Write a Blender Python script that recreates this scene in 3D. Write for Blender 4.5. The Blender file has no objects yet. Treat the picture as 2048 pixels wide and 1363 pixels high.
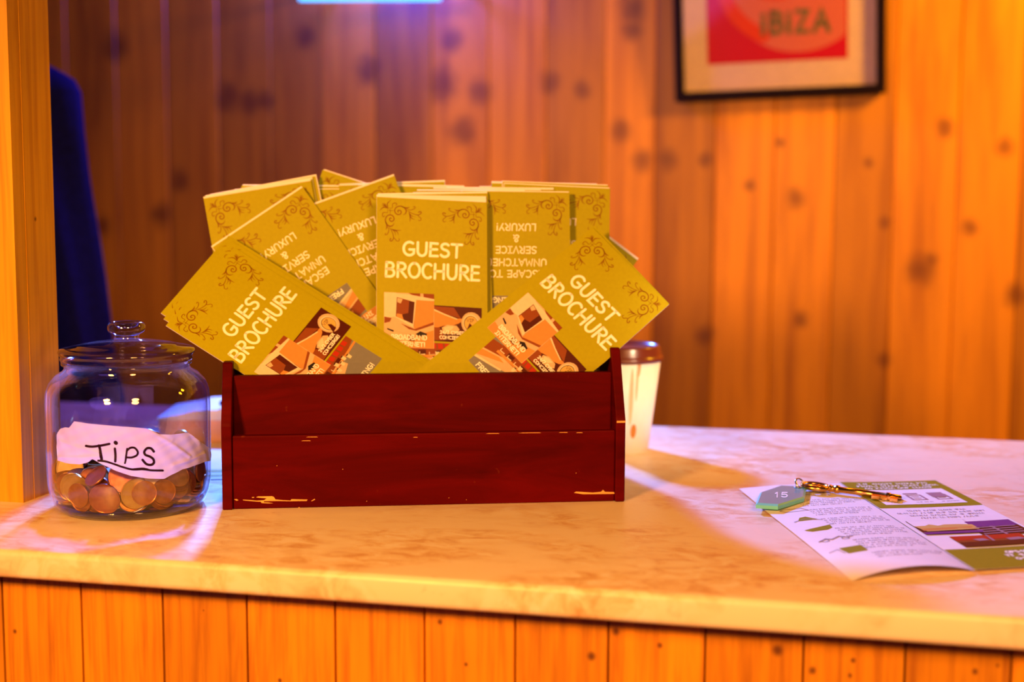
import bpy, math, random
from math import sin, cos, pi, radians as rad, sqrt, atan2, hypot
from mathutils import Vector, Matrix, Euler

random.seed(11)
S = bpy.context.scene
COL = S.collection

# ---------------------------------------------------------------- camera, view, world
ZT = 1.05                                  # height of the counter top
CAM = Vector((0, 0, ZT + 0.27))
YAW, PITCH, ROLL, FPX = rad(12.55), math.atan(306 / 2800), 0.0045, 2800.0
_f = Vector((-sin(YAW) * cos(PITCH), cos(YAW) * cos(PITCH), -sin(PITCH)))
_r0 = Vector((cos(YAW), sin(YAW), 0)); _u0 = _r0.cross(_f)
CR = cos(ROLL) * _r0 + sin(ROLL) * _u0
CU = -sin(ROLL) * _r0 + cos(ROLL) * _u0
cam = bpy.data.cameras.new('camera'); co = bpy.data.objects.new('camera', cam); COL.objects.link(co)
co.matrix_world = Matrix(((CR.x, CU.x, -_f.x, CAM.x), (CR.y, CU.y, -_f.y, CAM.y), (CR.z, CU.z, -_f.z, CAM.z), (0, 0, 0, 1)))
cam.sensor_width = 36; cam.lens = 36 * FPX / 2048; cam.clip_start = .02; cam.clip_end = 50
cam.dof.use_dof = True; cam.dof.focus_distance = 1.16; cam.dof.aperture_fstop = 3.2
S.camera = co
S.view_settings.view_transform = 'Standard'; S.view_settings.look = 'None'
S.view_settings.gamma = 1; S.view_settings.use_curve_mapping = False
S.view_settings.exposure = 0.0
S.cycles.max_bounces = 10; S.cycles.transparent_max_bounces = 24; S.cycles.caustics_reflective = False
W = bpy.data.worlds.new('world'); S.world = W; W.use_nodes = True
W.node_tree.nodes['Background'].inputs[0].default_value = (.8, .3, .3, 1)
W.node_tree.nodes['Background'].inputs[1].default_value = .03

def lamp(name, loc, aim, size, power, color, kind='AREA', spread=None):
    l = bpy.data.lights.new(name, kind); l.energy = power; l.color = color
    if kind == 'AREA':
        l.shape = 'DISK'; l.size = size
        if spread: l.spread = spread
    o = bpy.data.objects.new(name, l); COL.objects.link(o); o.location = loc
    o.rotation_euler = (Vector(aim) - Vector(loc)).to_track_quat('-Z', 'Y').to_euler()
    return o
# unseen lamps assumed from the light: warm in front of the counter, warm over the far end behind it, violet by the neon
kl = lamp('assumed_key_lamp', (-.62, -.2, 1.62), (-.2, 1.0, 1.12), .2, 122, (1, .41, .045), 'SPOT')  # assumed lamp, unseen, placed from the shadows between the brochures
kl.data.spot_size = rad(66); kl.data.spot_blend = .6; kl.data.shadow_soft_size = .1
fl = lamp('assumed_fill_lamp', (.34, -.1, 1.72), (-.15, 1.05, 1.1), .2, 56, (1, .44, .11), 'SPOT')  # assumed second source, unseen, reaches the cup and the right of the counter
fl.data.spot_size = rad(56); fl.data.spot_blend = .7; fl.data.shadow_soft_size = .14
lamp('assumed_wall_lamp', (.80, 1.80, 1.95), (.02, 2.3, 1.42), .25, 11.5, (1, .47, .01), spread=rad(120))  # assumed lamp, unseen, follows the brightening of the wall to the right
vl = lamp('assumed_violet_lamp', (-.84, 2.2, 1.78), (-.12, 1.2, 1.05), .12, 175, (.12, .31, 1), 'SPOT'); vl.data.shadow_soft_size = .05  # assumed spot, unseen, placed from the violet shadows on the counter
vl.data.spot_size = rad(53); vl.data.spot_blend = .42
cl = lamp('cup_fill', (.75, .35, 1.75), (-.2, 1.43, 1.10), .1, 95, (1, .68, .4), 'SPOT')  # narrow spot added only to brighten the cup, no fixture belongs to it
cl.data.spot_size = rad(10); cl.data.spot_blend = .8; cl.data.shadow_soft_size = .04
gl_ = lamp('added_violet_glow', (-.74, 2.13, 1.765), (-.7, 2.3, 1.5), .12, 33, (.03, .024, 1), 'POINT'); gl_.data.shadow_soft_size = .05  # unseen point light added for the violet glow on the wall
rl = lamp('added_violet_reflection', (-1.2, -2.4, 2.2), (-.4, 1.1, 1.2), 2.2, 13, (.34, .16, 1))  # large unseen area light added for purple reflections in the glass

def ray(x, y):                             # direction through a point of the 2048 x 1363 frame
    return _f + CR * ((x - 1024) / FPX) - CU * ((y - 681.5) / FPX)
def on_z(x, y, z=ZT):
    d = ray(x, y); return CAM + d * ((z - CAM.z) / d.z)
def on_y(x, y, Y):
    d = ray(x, y); return CAM + d * ((Y - CAM.y) / d.y)
def on_plane(x, y, p, n):
    d = ray(x, y); return CAM + d * ((p - CAM).dot(n) / d.dot(n))

# ---------------------------------------------------------------- node materials
def nodes(name):
    m = bpy.data.materials.new(name); m.use_nodes = True
    nt = m.node_tree; return m, nt, nt.nodes['Principled BSDF']
def N(nt, kind, **kw):
    n = nt.nodes.new(kind)
    for k, v in kw.items():
        if k == 'ins':
            for a, b in v.items(): n.inputs[a].default_value = b
        else: setattr(n, k, v)
    return n
def ramp(nt, fac, stops):
    r = N(nt, 'ShaderNodeValToRGB'); e = r.color_ramp.elements
    while len(e) < len(stops): e.new(.5)
    for q, (p, c) in zip(e, stops): q.position = p; q.color = (*c, 1)
    nt.links.new(fac, r.inputs[0]); return r.outputs[0]
def mix(nt, a, b, fac, mode='MIX'):
    m = N(nt, 'ShaderNodeMix', data_type='RGBA', blend_type=mode)
    for sock, v in ((m.inputs[0], fac), (m.inputs[6], a), (m.inputs[7], b)):
        if hasattr(v, 'links'): nt.links.new(v, sock)
        elif isinstance(v, (int, float)): sock.default_value = v
        else: sock.default_value = (*v, 1)
    return m.outputs[2]
def noise(nt, scale, mscale=(1, 1, 1), detail=6, rough=.55, vec=None, dist=0.):
    if vec is None: vec = N(nt, 'ShaderNodeTexCoord').outputs['Object']
    mp = N(nt, 'ShaderNodeMapping'); mp.inputs['Scale'].default_value = mscale
    nt.links.new(vec, mp.inputs[0])
    n = N(nt, 'ShaderNodeTexNoise', ins={'Scale': scale, 'Detail': detail, 'Roughness': rough, 'Distortion': dist})
    nt.links.new(mp.outputs[0], n.inputs[0]); return n.outputs[0]
def bump(nt, b, h, strength, dist=.002):
    n = N(nt, 'ShaderNodeBump', ins={'Strength': strength, 'Distance': dist})
    nt.links.new(h, n.inputs['Height']); nt.links.new(n.outputs[0], b.inputs['Normal'])
def plain(name, col, rough=.6, metal=0., vary=.12, spec=.5, scale=60, coat=0.):
    m, nt, b = nodes(name)
    f = noise(nt, scale)
    c = ramp(nt, f, [(.3, tuple(x * (1 - vary) for x in col)), (.7, tuple(min(1, x * (1 + vary)) for x in col))])
    nt.links.new(c, b.inputs['Base Color'])
    b.inputs['Roughness'].default_value = rough; b.inputs['Metallic'].default_value = metal
    b.inputs['Specular IOR Level'].default_value = spec; b.inputs['Coat Weight'].default_value = coat
    return m
def ink(name, col, rough=.45):
    return plain(name, col, rough, vary=.04, spec=.1, scale=300)
def glow(name, col, power):
    m, nt, b = nodes(name); b.inputs['Base Color'].default_value = (*col, 1)
    b.inputs['Emission Color'].default_value = (*col, 1); b.inputs['Emission Strength'].default_value = power
    return m
def wood(name, base, dark, knots=(), ax=(1, 0, 1), kcol=(.06, .012, .002), grain=(1, 1, .05), rough=.42, spec=.4, kstrength=.85, gs=90, tone=.28, speck=None):
    m, nt, b = nodes(name); L = nt.links.new
    tc = N(nt, 'ShaderNodeTexCoord').outputs['Object']
    at = N(nt, 'ShaderNodeAttribute', attribute_name='board').outputs['Fac']
    off = N(nt, 'ShaderNodeVectorMath', operation='SCALE'); off.inputs[0].default_value = (3.1, 1.7, 9.3); L(at, off.inputs['Scale'])
    ad = N(nt, 'ShaderNodeVectorMath', operation='ADD'); L(tc, ad.inputs[0]); L(off.outputs[0], ad.inputs[1])
    g1 = noise(nt, gs, grain, 8, .62, ad.outputs[0], .4)
    c = ramp(nt, g1, [(.32, dark), (.55, base), (.75, tuple(min(1, x * 1.12) for x in base))])
    g2 = noise(nt, gs * .07, (1, 1, .35), 4, .5, ad.outputs[0], 1.2)
    d2 = N(nt, 'ShaderNodeMapRange', ins={1: .35, 2: .75, 3: 1.0, 4: .72}); L(g2, d2.inputs[0])
    c = mix(nt, c, d2.outputs[0], .7, 'MULTIPLY')
    tn = N(nt, 'ShaderNodeMapRange', ins={1: 0., 2: 1., 3: 1 - tone, 4: 1 + tone * .3}); L(at, tn.inputs[0])
    c = mix(nt, c, tn.outputs[0], 1., 'MULTIPLY')
    if knots:
        wob = noise(nt, 55, (1, 1, 1), 3, .5, tc)
        acc = None
        for kx, kz, kr in knots:
            s = N(nt, 'ShaderNodeVectorMath', operation='SUBTRACT'); s.inputs[1].default_value = (kx * ax[0], kx * ax[1], kz); L(tc, s.inputs[0])
            q = N(nt, 'ShaderNodeVectorMath', operation='MULTIPLY'); q.inputs[1].default_value = (ax[0] / kr, ax[1] / kr, 1 / (kr * 1.15)); L(s.outputs[0], q.inputs[0])
            ln = N(nt, 'ShaderNodeVectorMath', operation='LENGTH'); L(q.outputs[0], ln.inputs[0])
            a = N(nt, 'ShaderNodeMath', operation='ADD'); L(ln.outputs['Value'], a.inputs[0]); L(wob, a.inputs[1])
            if acc is None: acc = a.outputs[0]
            else:
                mn = N(nt, 'ShaderNodeMath', operation='MINIMUM'); L(acc, mn.inputs[0]); L(a.outputs[0], mn.inputs[1]); acc = mn.outputs[0]
        k = N(nt, 'ShaderNodeMapRange', interpolation_type='SMOOTHSTEP', ins={1: .7, 2: 2.1, 3: kstrength, 4: 0.}); L(acc, k.inputs[0])
        c = mix(nt, c, kcol, k.outputs[0])
    L(c, b.inputs['Base Color'])
    b.inputs['Roughness'].default_value = rough; b.inputs['Specular IOR Level'].default_value = spec
    bump(nt, b, g1, .15, .001)
    return m
def glass(name, tint=(.93, .95, 1), floor=.04, edge=1., rough=.0):
    """thin clear glass: light passes straight through, reflection grows towards grazing angles"""
    m, nt, b = nodes(name); L = nt.links.new
    geo = N(nt, 'ShaderNodeNewGeometry')
    dt = N(nt, 'ShaderNodeVectorMath', operation='DOT_PRODUCT'); L(geo.outputs['Normal'], dt.inputs[0]); L(geo.outputs['Incoming'], dt.inputs[1])
    ab = N(nt, 'ShaderNodeMath', operation='ABSOLUTE'); L(dt.outputs['Value'], ab.inputs[0])
    inv = N(nt, 'ShaderNodeMath', operation='SUBTRACT'); inv.inputs[0].default_value = 1; L(ab.outputs[0], inv.inputs[1])
    pw = N(nt, 'ShaderNodeMath', operation='POWER'); pw.inputs[1].default_value = 4.; L(inv.outputs[0], pw.inputs[0])
    mr = N(nt, 'ShaderNodeMapRange', ins={1: 0., 2: 1., 3: floor, 4: edge}); L(pw.outputs[0], mr.inputs[0])
    tr = N(nt, 'ShaderNodeBsdfTransparent'); tr.inputs[0].default_value = (*tint, 1)
    gl = N(nt, 'ShaderNodeBsdfGlossy'); gl.inputs['Roughness'].default_value = rough; gl.inputs[0].default_value = (1, 1, 1, 1)
    mx = N(nt, 'ShaderNodeMixShader'); L(mr.outputs[0], mx.inputs[0]); L(tr.outputs[0], mx.inputs[1]); L(gl.outputs[0], mx.inputs[2])
    L(mx.outputs[0], nt.nodes['Material Output'].inputs[0]); return m

# ---------------------------------------------------------------- mesh helpers
class MB:
    """collects shapes, then links them as ONE mesh object"""
    def __init__(s): s.v, s.f, s.m, s.sm, s.b = [], [], [], [], []
    def add(s, verts, faces, mat=0, smooth=False, board=0.):
        o = len(s.v); s.v += [tuple(p) for p in verts]
        for q in faces: s.f.append(tuple(o + i for i in q)); s.m.append(mat); s.sm.append(smooth); s.b.append(board)
    def box(s, lo, hi, mat=0, board=0., bev=0.):
        (x0, y0, z0), (x1, y1, z1) = lo, hi
        if bev <= 0:
            s.add([(x0, y0, z0), (x1, y0, z0), (x1, y1, z0), (x0, y1, z0), (x0, y0, z1), (x1, y0, z1), (x1, y1, z1), (x0, y1, z1)],
                  [(0, 3, 2, 1), (4, 5, 6, 7), (0, 1, 5, 4), (1, 2, 6, 5), (2, 3, 7, 6), (3, 0, 4, 7)], mat, False, board); return
        import bmesh
        bm = bmesh.new(); r = bmesh.ops.create_cube(bm, size=1)
        for v in bm.verts: v.co = Vector(((x0 + x1) / 2 + v.co.x * (x1 - x0), (y0 + y1) / 2 + v.co.y * (y1 - y0), (z0 + z1) / 2 + v.co.z * (z1 - z0)))
        bmesh.ops.bevel(bm, geom=list(bm.edges), offset=bev, segments=2, profile=.5, affect='EDGES')
        bm.verts.index_update(); s.add([v.co for v in bm.verts], [[v.index for v in f.verts] for f in bm.faces], mat, False, board); bm.free()
    def prism(s, poly, axis, a, b, mat=0, board=0., smooth=False):
        """poly in the two other axes (in x,y,z order), extruded along axis from a to b"""
        n = len(poly)
        def P(p, t): q = list(p); q.insert(axis, t); return q
        vs = [P(p, a) for p in poly] + [P(p, b) for p in poly]
        fs = [tuple(range(n)), tuple(range(2 * n - 1, n - 1, -1))] + [(i, i + n, (i + 1) % n + n, (i + 1) % n) for i in range(n)]
        s.add(vs, fs, mat, smooth, board)
    def lathe(s, prof, n=48, c=(0, 0, 0), mat=0, smooth=True, closed=False):
        vs = []; fs = []; k = len(prof)
        for r, z in prof:
            for i in range(n): vs.append((c[0] + r * cos(2 * pi * i / n), c[1] + r * sin(2 * pi * i / n), c[2] + z))
        for j in range(k if closed else k - 1):
            a, b2 = j * n, ((j + 1) % k) * n
            for i in range(n): fs.append((a + i, a + (i + 1) % n, b2 + (i + 1) % n, b2 + i))
        s.add(vs, fs, mat, smooth)
    def tube(s, pts, r, n=10, mat=0, closed=False, caps=True):
        pts = [Vector(p) for p in pts]; k = len(pts); vs = []; fs = []
        rs = r if isinstance(r, (list, tuple)) else [r] * k
        up = None
        for i, p in enumerate(pts):
            a = pts[(i - 1) % k] if (closed or i) else p; b2 = pts[(i + 1) % k] if (closed or i < k - 1) else p
            t = (b2 - a).normalized()
            if up is None: up = Vector((0, 0, 1)) if abs(t.z) < .9 else Vector((1, 0, 0))
            x = up.cross(t).normalized(); y = t.cross(x); up = y
            for j in range(n): vs.append(p + (x * cos(2 * pi * j / n) + y * sin(2 * pi * j / n)) * rs[i])
        for i in range(k if closed else k - 1):
            a, b2 = i * n, ((i + 1) % k) * n
            for j in range(n): fs.append((a + j, a + (j + 1) % n, b2 + (j + 1) % n, b2 + j))
        if caps and not closed: fs += [tuple(range(n - 1, -1, -1)), tuple(range((k - 1) * n, k * n))]
        s.add(vs, fs, mat, True)
    def loft(s, rings, mat=0, smooth=True, caps=True):
        n = len(rings[0]); vs = [p for r in rings for p in r]; fs = []
        for i in range(len(rings) - 1):
            for j in range(n): fs.append((i * n + j, i * n + (j + 1) % n, (i + 1) * n + (j + 1) % n, (i + 1) * n + j))
        if caps: fs += [tuple(range(n - 1, -1, -1)), tuple(range((len(rings) - 1) * n, len(rings) * n))]
        s.add(vs, fs, mat, smooth)
    def mesh(s, name, mats):
        me = bpy.data.meshes.new(name); me.from_pydata(s.v, [], s.f)
        for m in mats: me.materials.append(m)
        me.polygons.foreach_set('material_index', s.m); me.polygons.foreach_set('use_smooth', s.sm)
        if any(s.b): me.attributes.new('board', 'FLOAT', 'FACE').data.foreach_set('value', s.b)
        me.update(); return me
    def build(s, name, mats, parent=None, loc=None):
        return link(name, s.mesh(name, mats if isinstance(mats, (list, tuple)) else [mats]), parent, loc)
def link(name, me, parent=None, loc=None):
    o = bpy.data.objects.new(name, me); COL.objects.link(o)
    if parent: o.parent = parent
    if loc is not None: o.location = loc
    return o
def tag(o, label=None, cat=None, group=None, kind=None):
    if label: o['label'] = label
    if cat: o['category'] = cat
    if group: o['group'] = group
    if kind: o['kind'] = kind
    return o
def thing(name, loc, label, cat, group=None, mw=None):
    o = bpy.data.objects.new(name, None); COL.objects.link(o); o.empty_display_size = .02
    if mw is not None: o.matrix_world = mw
    else: o.location = loc
    return tag(o, label, cat, group)
def fix_normals(o):
    import bmesh
    bm = bmesh.new(); bm.from_mesh(o.data); bmesh.ops.recalc_face_normals(bm, faces=list(bm.faces)); bm.to_mesh(o.data); bm.free()

# ---------------------------------------------------------------- flat strokes and lettering (2D, y up)
def ribbon(pts, w):
    """polyline -> list of polygons, round ends; w = half width or list of half widths"""
    P = [Vector(p) for p in pts]; k = len(P); ws = list(w) if isinstance(w, (list, tuple)) else [w] * k
    Lp, Rp = [], []
    for i in range(k):
        a = P[max(i - 1, 0)]; b = P[min(i + 1, k - 1)]
        d1 = (P[i] - a); d2 = (b - P[i])
        if d1.length < 1e-9: d1 = d2
        if d2.length < 1e-9: d2 = d1
        d1 = d1.normalized(); d2 = d2.normalized(); t = d1 + d2
        t = t.normalized() if t.length > 1e-6 else d1
        nrm = Vector((-t.y, t.x)); ml = min(1.6, 1 / max(.3, abs(nrm.dot(Vector((-d1.y, d1.x))))))
        Lp.append(P[i] + nrm * ws[i] * ml); Rp.append(P[i] - nrm * ws[i] * ml)
    polys = [(Rp[i], Rp[i + 1], Lp[i + 1], Lp[i]) for i in range(k - 1)]
    for i, s in ((0, -1), (k - 1, 1)):
        t = (P[1] - P[0]) if i == 0 else (P[-1] - P[-2]); a0 = atan2(t.y, t.x)
        if s < 0: a0 += pi
        polys.append([P[i] + Vector((cos(a0 - pi / 2 + pi * j / 6), sin(a0 - pi / 2 + pi * j / 6))) * ws[i] for j in range(7)])
    return polys
def arc(cx, cy, rx, ry, a0, a1, n=12):
    return [(cx + rx * cos(rad(a0 + (a1 - a0) * i / n)), cy + ry * sin(rad(a0 + (a1 - a0) * i / n))) for i in range(n + 1)]
GL = {  # rounded hand-lettered capitals, cap height 1: (advance, strokes)
 'A': (.86, [[(.04, 0), (.43, 1), (.8, 0)], [(.17, .35), (.68, .35)]]),
 'B': (.74, [[(.1, 1), (.08, 0)], [(.1, .98)] + arc(.36, .76, .24, .22, 90, -90, 8) + [(.12, .53)], [(.12, .53)] + arc(.4, .27, .27, .26, 90, -90, 8) + [(.08, .01)]]),
 'C': (.76, [arc(.44, .5, .38, .5, 52, 305, 16)]),
 'D': (.84, [[(.1, 1), (.1, 0)], [(.1, .98)] + arc(.3, .5, .44, .48, 88, -88, 12) + [(.1, .02)]]),
 'E': (.68, [[(.6, .97), (.1, .98), (.08, .02), (.62, .03)], [(.1, .52), (.56, .53)]]),
 'F': (.64, [[(.6, .98), (.1, .98), (.09, 0)], [(.1, .52), (.54, .53)]]),
 'G': (.88, [arc(.47, .5, .42, .5, 55, 320, 16) + [(.8, .44), (.48, .44)]]),
 'H': (.84, [[(.1, 1), (.09, 0)], [(.74, 1), (.73, 0)], [(.1, .5), (.73, .52)]]),
 'I': (.62, [[(.31, .98), (.31, .02)], [(.06, .98), (.56, .98)], [(.06, .02), (.56, .02)]]),
 'K': (.74, [[(.1, 1), (.1, 0)], [(.66, .97), (.12, .42)], [(.3, .56), (.68, 0)]]),
 'L': (.6, [[(.1, 1), (.08, .02), (.56, .02)]]),
 'M': (.98, [[(.06, 0), (.2, 1), (.48, .3), (.76, 1), (.92, 0)]]),
 'N': (.86, [[(.09, 0), (.09, 1), (.75, .03), (.75, 1)]]),
 'O': (.9, [arc(.45, .5, .39, .5, 90, 450, 22)]),
 'P': (.66, [[(.1, 1), (.09, 0)], [(.1, .98)] + arc(.34, .72, .26, .26, 90, -90, 8) + [(.1, .44)]]),
 'R': (.74, [[(.1, 1), (.09, 0)], [(.1, .98)] + arc(.36, .74, .27, .24, 90, -90, 8) + [(.12, .48)], [(.28, .48), (.7, 0)]]),
 'S': (.72, [arc(.38, .76, .27, .23, 35, 250, 10) + arc(.34, .26, .3, .26, 75, -150, 10)]),
 'T': (.78, [[(.02, .97), (.76, .98)], [(.4, .97), (.38, 0)]]),
 'U': (.82, [[(.09, 1), (.09, .4)] + arc(.4, .36, .31, .36, 180, 360, 10) + [(.72, 1)]]),
 'V': (.78, [[(.03, 1), (.38, 0), (.74, 1)]]),
 'X': (.8, [[(.05, .98), (.72, .02)], [(.7, .98), (.06, .02)]]),
 'Y': (.72, [[(.04, 1), (.36, .5)], [(.68, 1), (.22, 0)]]),
 'Z': (.76, [[(.06, .98), (.68, .98), (.06, .02), (.7, .02)]]),
 '&': (.8, [[(.72, .02), (.22, .66)] + arc(.37, .8, .17, .18, 200, -20, 8) + [(.5, .66), (.2, .4)] + arc(.3, .22, .22, .21, 130, 350, 8) + [(.68, .46)]]),
 '!': (.32, [[(.16, 1), (.15, .33)], [(.15, .03), (.155, .05)]]),
 '2': (.64, [arc(.32, .72, .25, .26, 160, -30, 8) + [(.08, .02), (.58, .03)]]),
 '4': (.66, [[(.48, 0), (.48, 1), (.06, .36), (.62, .36)]]),
 '7': (.6, [[(.04, .98), (.56, .98), (.2, 0)]]),
 '/': (.5, [[(.06, -.06), (.44, 1.04)]]),
 '1': (.42, [[(.08, .78), (.24, 1), (.23, 0)]]),
 '5': (.62, [[(.54, .98), (.14, .98), (.1, .56)] + arc(.3, .32, .25, .3, 115, -150, 10)]),
 ' ': (.4, []),
}
def lettering(txt, cx, y, h, sw, width=None, slant=0.):
    """centred line of lettering, baseline y; returns polygons"""
    adv = sum(GL[c][0] for c in txt) + .1 * (len(txt) - 1); sx = h
    if width: sx = (width - 2 * sw) / (adv - .1)
    x = cx - sx * adv / 2 + .02 * sx; out = []
    for c in txt:
        a, st = GL[c]
        for s in st: out += ribbon([(x + (p[0] + slant * p[1]) * sx, y + p[1] * h) for p in s], sw)
        x += (a + .1) * sx
    return out
def put(mb, polys, mat, f3, grid=0):
    """polygons in 2D -> faces at f3(x, y)"""
    for p in polys: mb.add([f3(q[0], q[1]) for q in p], [tuple(range(len(p)))], mat)

# ---------------------------------------------------------------- setting
WALL_SEAMS = [-1.0382, -.9408, -.8476, -.7525, -.6522, -.5533, -.4561, -.3588, -.2752, -.1772, -.0826, .0119, .1024, .1981, .2919]
WALL_SEAMS = [-1.0382 - .0965 * i for i in range(14, 0, -1)] + WALL_SEAMS + [.2919 + .0965 * i for i in range(1, 13)]
WK = [(.063, 1.362, .007), (.092, 1.268, .008), (-.074, 1.394, .007), (-.048, 1.306, .014), (.148, 1.194, .02), (.164, 1.21, .01), (.098, 1.05, .01), (-.12, 1.326, .008),
      (-.193, 1.366, .01), (.178, 1.416, .013), (.268, 1.385, .012), (.292, 1.157, .014), (.221, 1.261, .011), (-.254, 1.366, .011), (-.035, 1.11, .011), (-.187, 1.081, .013),
      (-.765, 1.518, .016), (-.633, 1.491, .018), (-.569, 1.48, .014), (-.599, 1.414, .016), (-.45, 1.492, .012), (-.331, 1.413, .012), (-.314, 1.607, .015), (-.316, 1.575, .011),
      (-.616, 1.565, .013), (-1.021, 1.474, .017), (-.979, 1.465, .014), (-1.23, 1.563, .017), (-1.152, 1.269, .014), (-1.266, 1.25, .012), (-.877, 1.574, .012), (-.395, 1.48, .01),
      (-.295, 1.366, .011), (-.008, 1.554, .011), (-1.114, 1.331, .012), (-.952, 1.469, .012)]
FK = [(-.6037, .977, .002), (-.2625, 1.0096, .0022), (-.2431, .9796, .0016), (-.4458, 1.005, .0008), (-.152, .9927, .0032), (-.1349, 1.0121, .003), (-.0236, 1.0071, .0042),
      (.0001, .9949, .003), (.0266, 1.004, .0018), (.1053, 1.0028, .0022), (.1193, 1.008, .0014), (-.3857, .9559, .0017), (-.1039, 1.0044, .0022), (.0249, .9934, .0018)]
FK = [(x + .3, z, r * .85) for x, z, r in FK]     # the front panel's own frame
WK = [(x, z, r * (1.4 if x < -.25 else 1.1)) for x, z, r in WK]
M = {}
M['wall'] = wood('wall_pine', (.78, .295, .004), (.46, .14, .002), WK, kcol=(.11, .02, .002), gs=34, grain=(1, 1, .06), kstrength=.68, tone=.4, rough=.5)
M['front'] = wood('front_pine', (.78, .30, .003), (.5, .16, .002), FK, kcol=(.07, .012, .002), gs=150, grain=(1, 1, .045), tone=.2, rough=.5)
M['post'] = wood('post_pine', (.8, .42, .012), (.6, .26, .006), [(1.0905, 1.2915, .0018)], ax=(0, 1, 1), gs=130, grain=(1, 1, .03), tone=.1, rough=.35)

def boards(mb, seams, y, z0, z1, gap, depth, thick, mat=0):
    rng = random.Random(len(seams))
    for a, b in zip(seams, seams[1:]):
        g = gap
        mb.prism([(a + .0002, y + depth), (a + g, y), (b - g, y), (b - .0002, y + depth), (b - .0002, y + thick), (a + .0002, y + thick)], 2, z0, z1, mat, rng.uniform(.02, 1))
mb = MB(); boards(mb, WALL_SEAMS, 2.3, 0, 2.7, .002, .002, .02); mb.box((WALL_SEAMS[0], 2.321, 0), (WALL_SEAMS[-1], 2.36, 2.7))
tag(mb.build('wall_back', M['wall']), 'back wall of vertical knotty pine boards', kind='structure')
mb = MB()
for i in range(-16, 16): mb.box((i * .14, -2.6, -.03), (i * .14 + .138, 2.36, 0), 0, (i * 37 % 100) / 100 + .01)
tag(mb.build('floor', plain('floor_wood', (.2, .08, .03), .5)), 'dark wooden floor', kind='structure')
# boarded return wall that the post ends, standing on the counter at the left
mb = MB(); rs = [-.745 - .0965 * i for i in range(16, -1, -1)]
boards(mb, rs, 1.064, ZT, 2.7, .002, .005, .018); mb.box((rs[0], 1.083, ZT), (-.745, 1.115, 2.7))
tag(mb.build('wall_left', M['post']), 'boarded pine partition left of the post', kind='structure')
mb = MB(); mb.box((-.745, 1.0584, ZT), (-.6638, 1.0745, 2.7), 0, .35); mb.box((-.745, 1.0752, ZT), (-.6634, 1.121, 2.7), 0, .75)
tag(mb.build('trim_1', M['post']), 'square varnished pine post standing on the counter beside the tip jar', kind='structure')

# ---------------------------------------------------------------- counter
def counter_mat():
    m, nt, b = nodes('worn_cream_top'); L = nt.links.new
    pos = N(nt, 'ShaderNodeNewGeometry').outputs['Position']
    big = noise(nt, 5.5, (1, 1.6, 1), 5, .6, pos, .6)
    fine = noise(nt, 42, (1, 1.7, 1), 9, .68, pos, .8)
    c = ramp(nt, fine, [(.34, (.6, .28, .1)), (.5, (.78, .56, .34)), (.6, (.84, .72, .6))])
    msk = N(nt, 'ShaderNodeMapRange', ins={1: .44, 2: .58, 3: 0., 4: .85}); L(big, msk.inputs[0])
    c = mix(nt, (.83, .68, .52), c, msk.outputs[0])
    scuff = noise(nt, 18, (1.2, 3.5, 1), 7, .7, pos, 1.5)
    sm = N(nt, 'ShaderNodeMapRange', ins={1: .6, 2: .74, 3: 0., 4: .55}); L(scuff, sm.inputs[0])
    c = mix(nt, c, (.42, .15, .03), sm.outputs[0])
    L(c, b.inputs['Base Color'])
    rr = N(nt, 'ShaderNodeMapRange', ins={1: .3, 2: .7, 3: .3, 4: .5}); L(fine, rr.inputs[0]); L(rr.outputs[0], b.inputs['Roughness'])
    b.inputs['Specular IOR Level'].default_value = .45
    bump(nt, b, fine, .08, .001); return m
counter = thing('reception_counter', (-.3, 1.25, 0), 'wooden reception counter with worn cream top and pine board front', 'counter')
mb = MB(); r = .005; Y0, Y1, T = .9148, 1.585, .0222; prof = []
for cy, cz, a0 in ((Y0 + r, ZT - r, 180), (Y1 - r, ZT - r, 90), (Y1 - r, ZT - T + r, 0), (Y0 + r, ZT - T + r, -90)):
    for i in range(6): a = rad(a0 - 90 * i / 5); prof.append((cy + r * cos(a), cz + r * sin(a)))
mb.prism([(y - 1.25, z) for y, z in prof], 0, -1.7, 1.5, smooth=True)
o = mb.build('worktop', counter_mat(), counter); o.data.set_sharp_from_angle(angle=rad(50))
FS = [-.5463, -.4789, -.4111, -.342, -.2741, -.2071, -.1403, -.0728, -.0063, .0604, .1281]
FS = [-.5463 - .0672 * i for i in range(18, 0, -1)] + FS + [.1281 + .0672 * i for i in range(1, 14)]
mb = MB(); boards(mb, [x + .3 for x in FS], .9448 - 1.25, .02, ZT - T, .0009, .005, .018); mb.box((FS[0] + .3, -.286, .0), (FS[-1] + .3, -.27, ZT - T))
mb.build('front_panel', M['front'], counter)
mb = MB()
for x in (-1.4, 0, 1.2):
    mb = MB(); mb.box((x, -.268, 0), (x + .03, .3, ZT - T - .001)); mb.build('support', M['post'], counter)

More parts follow.
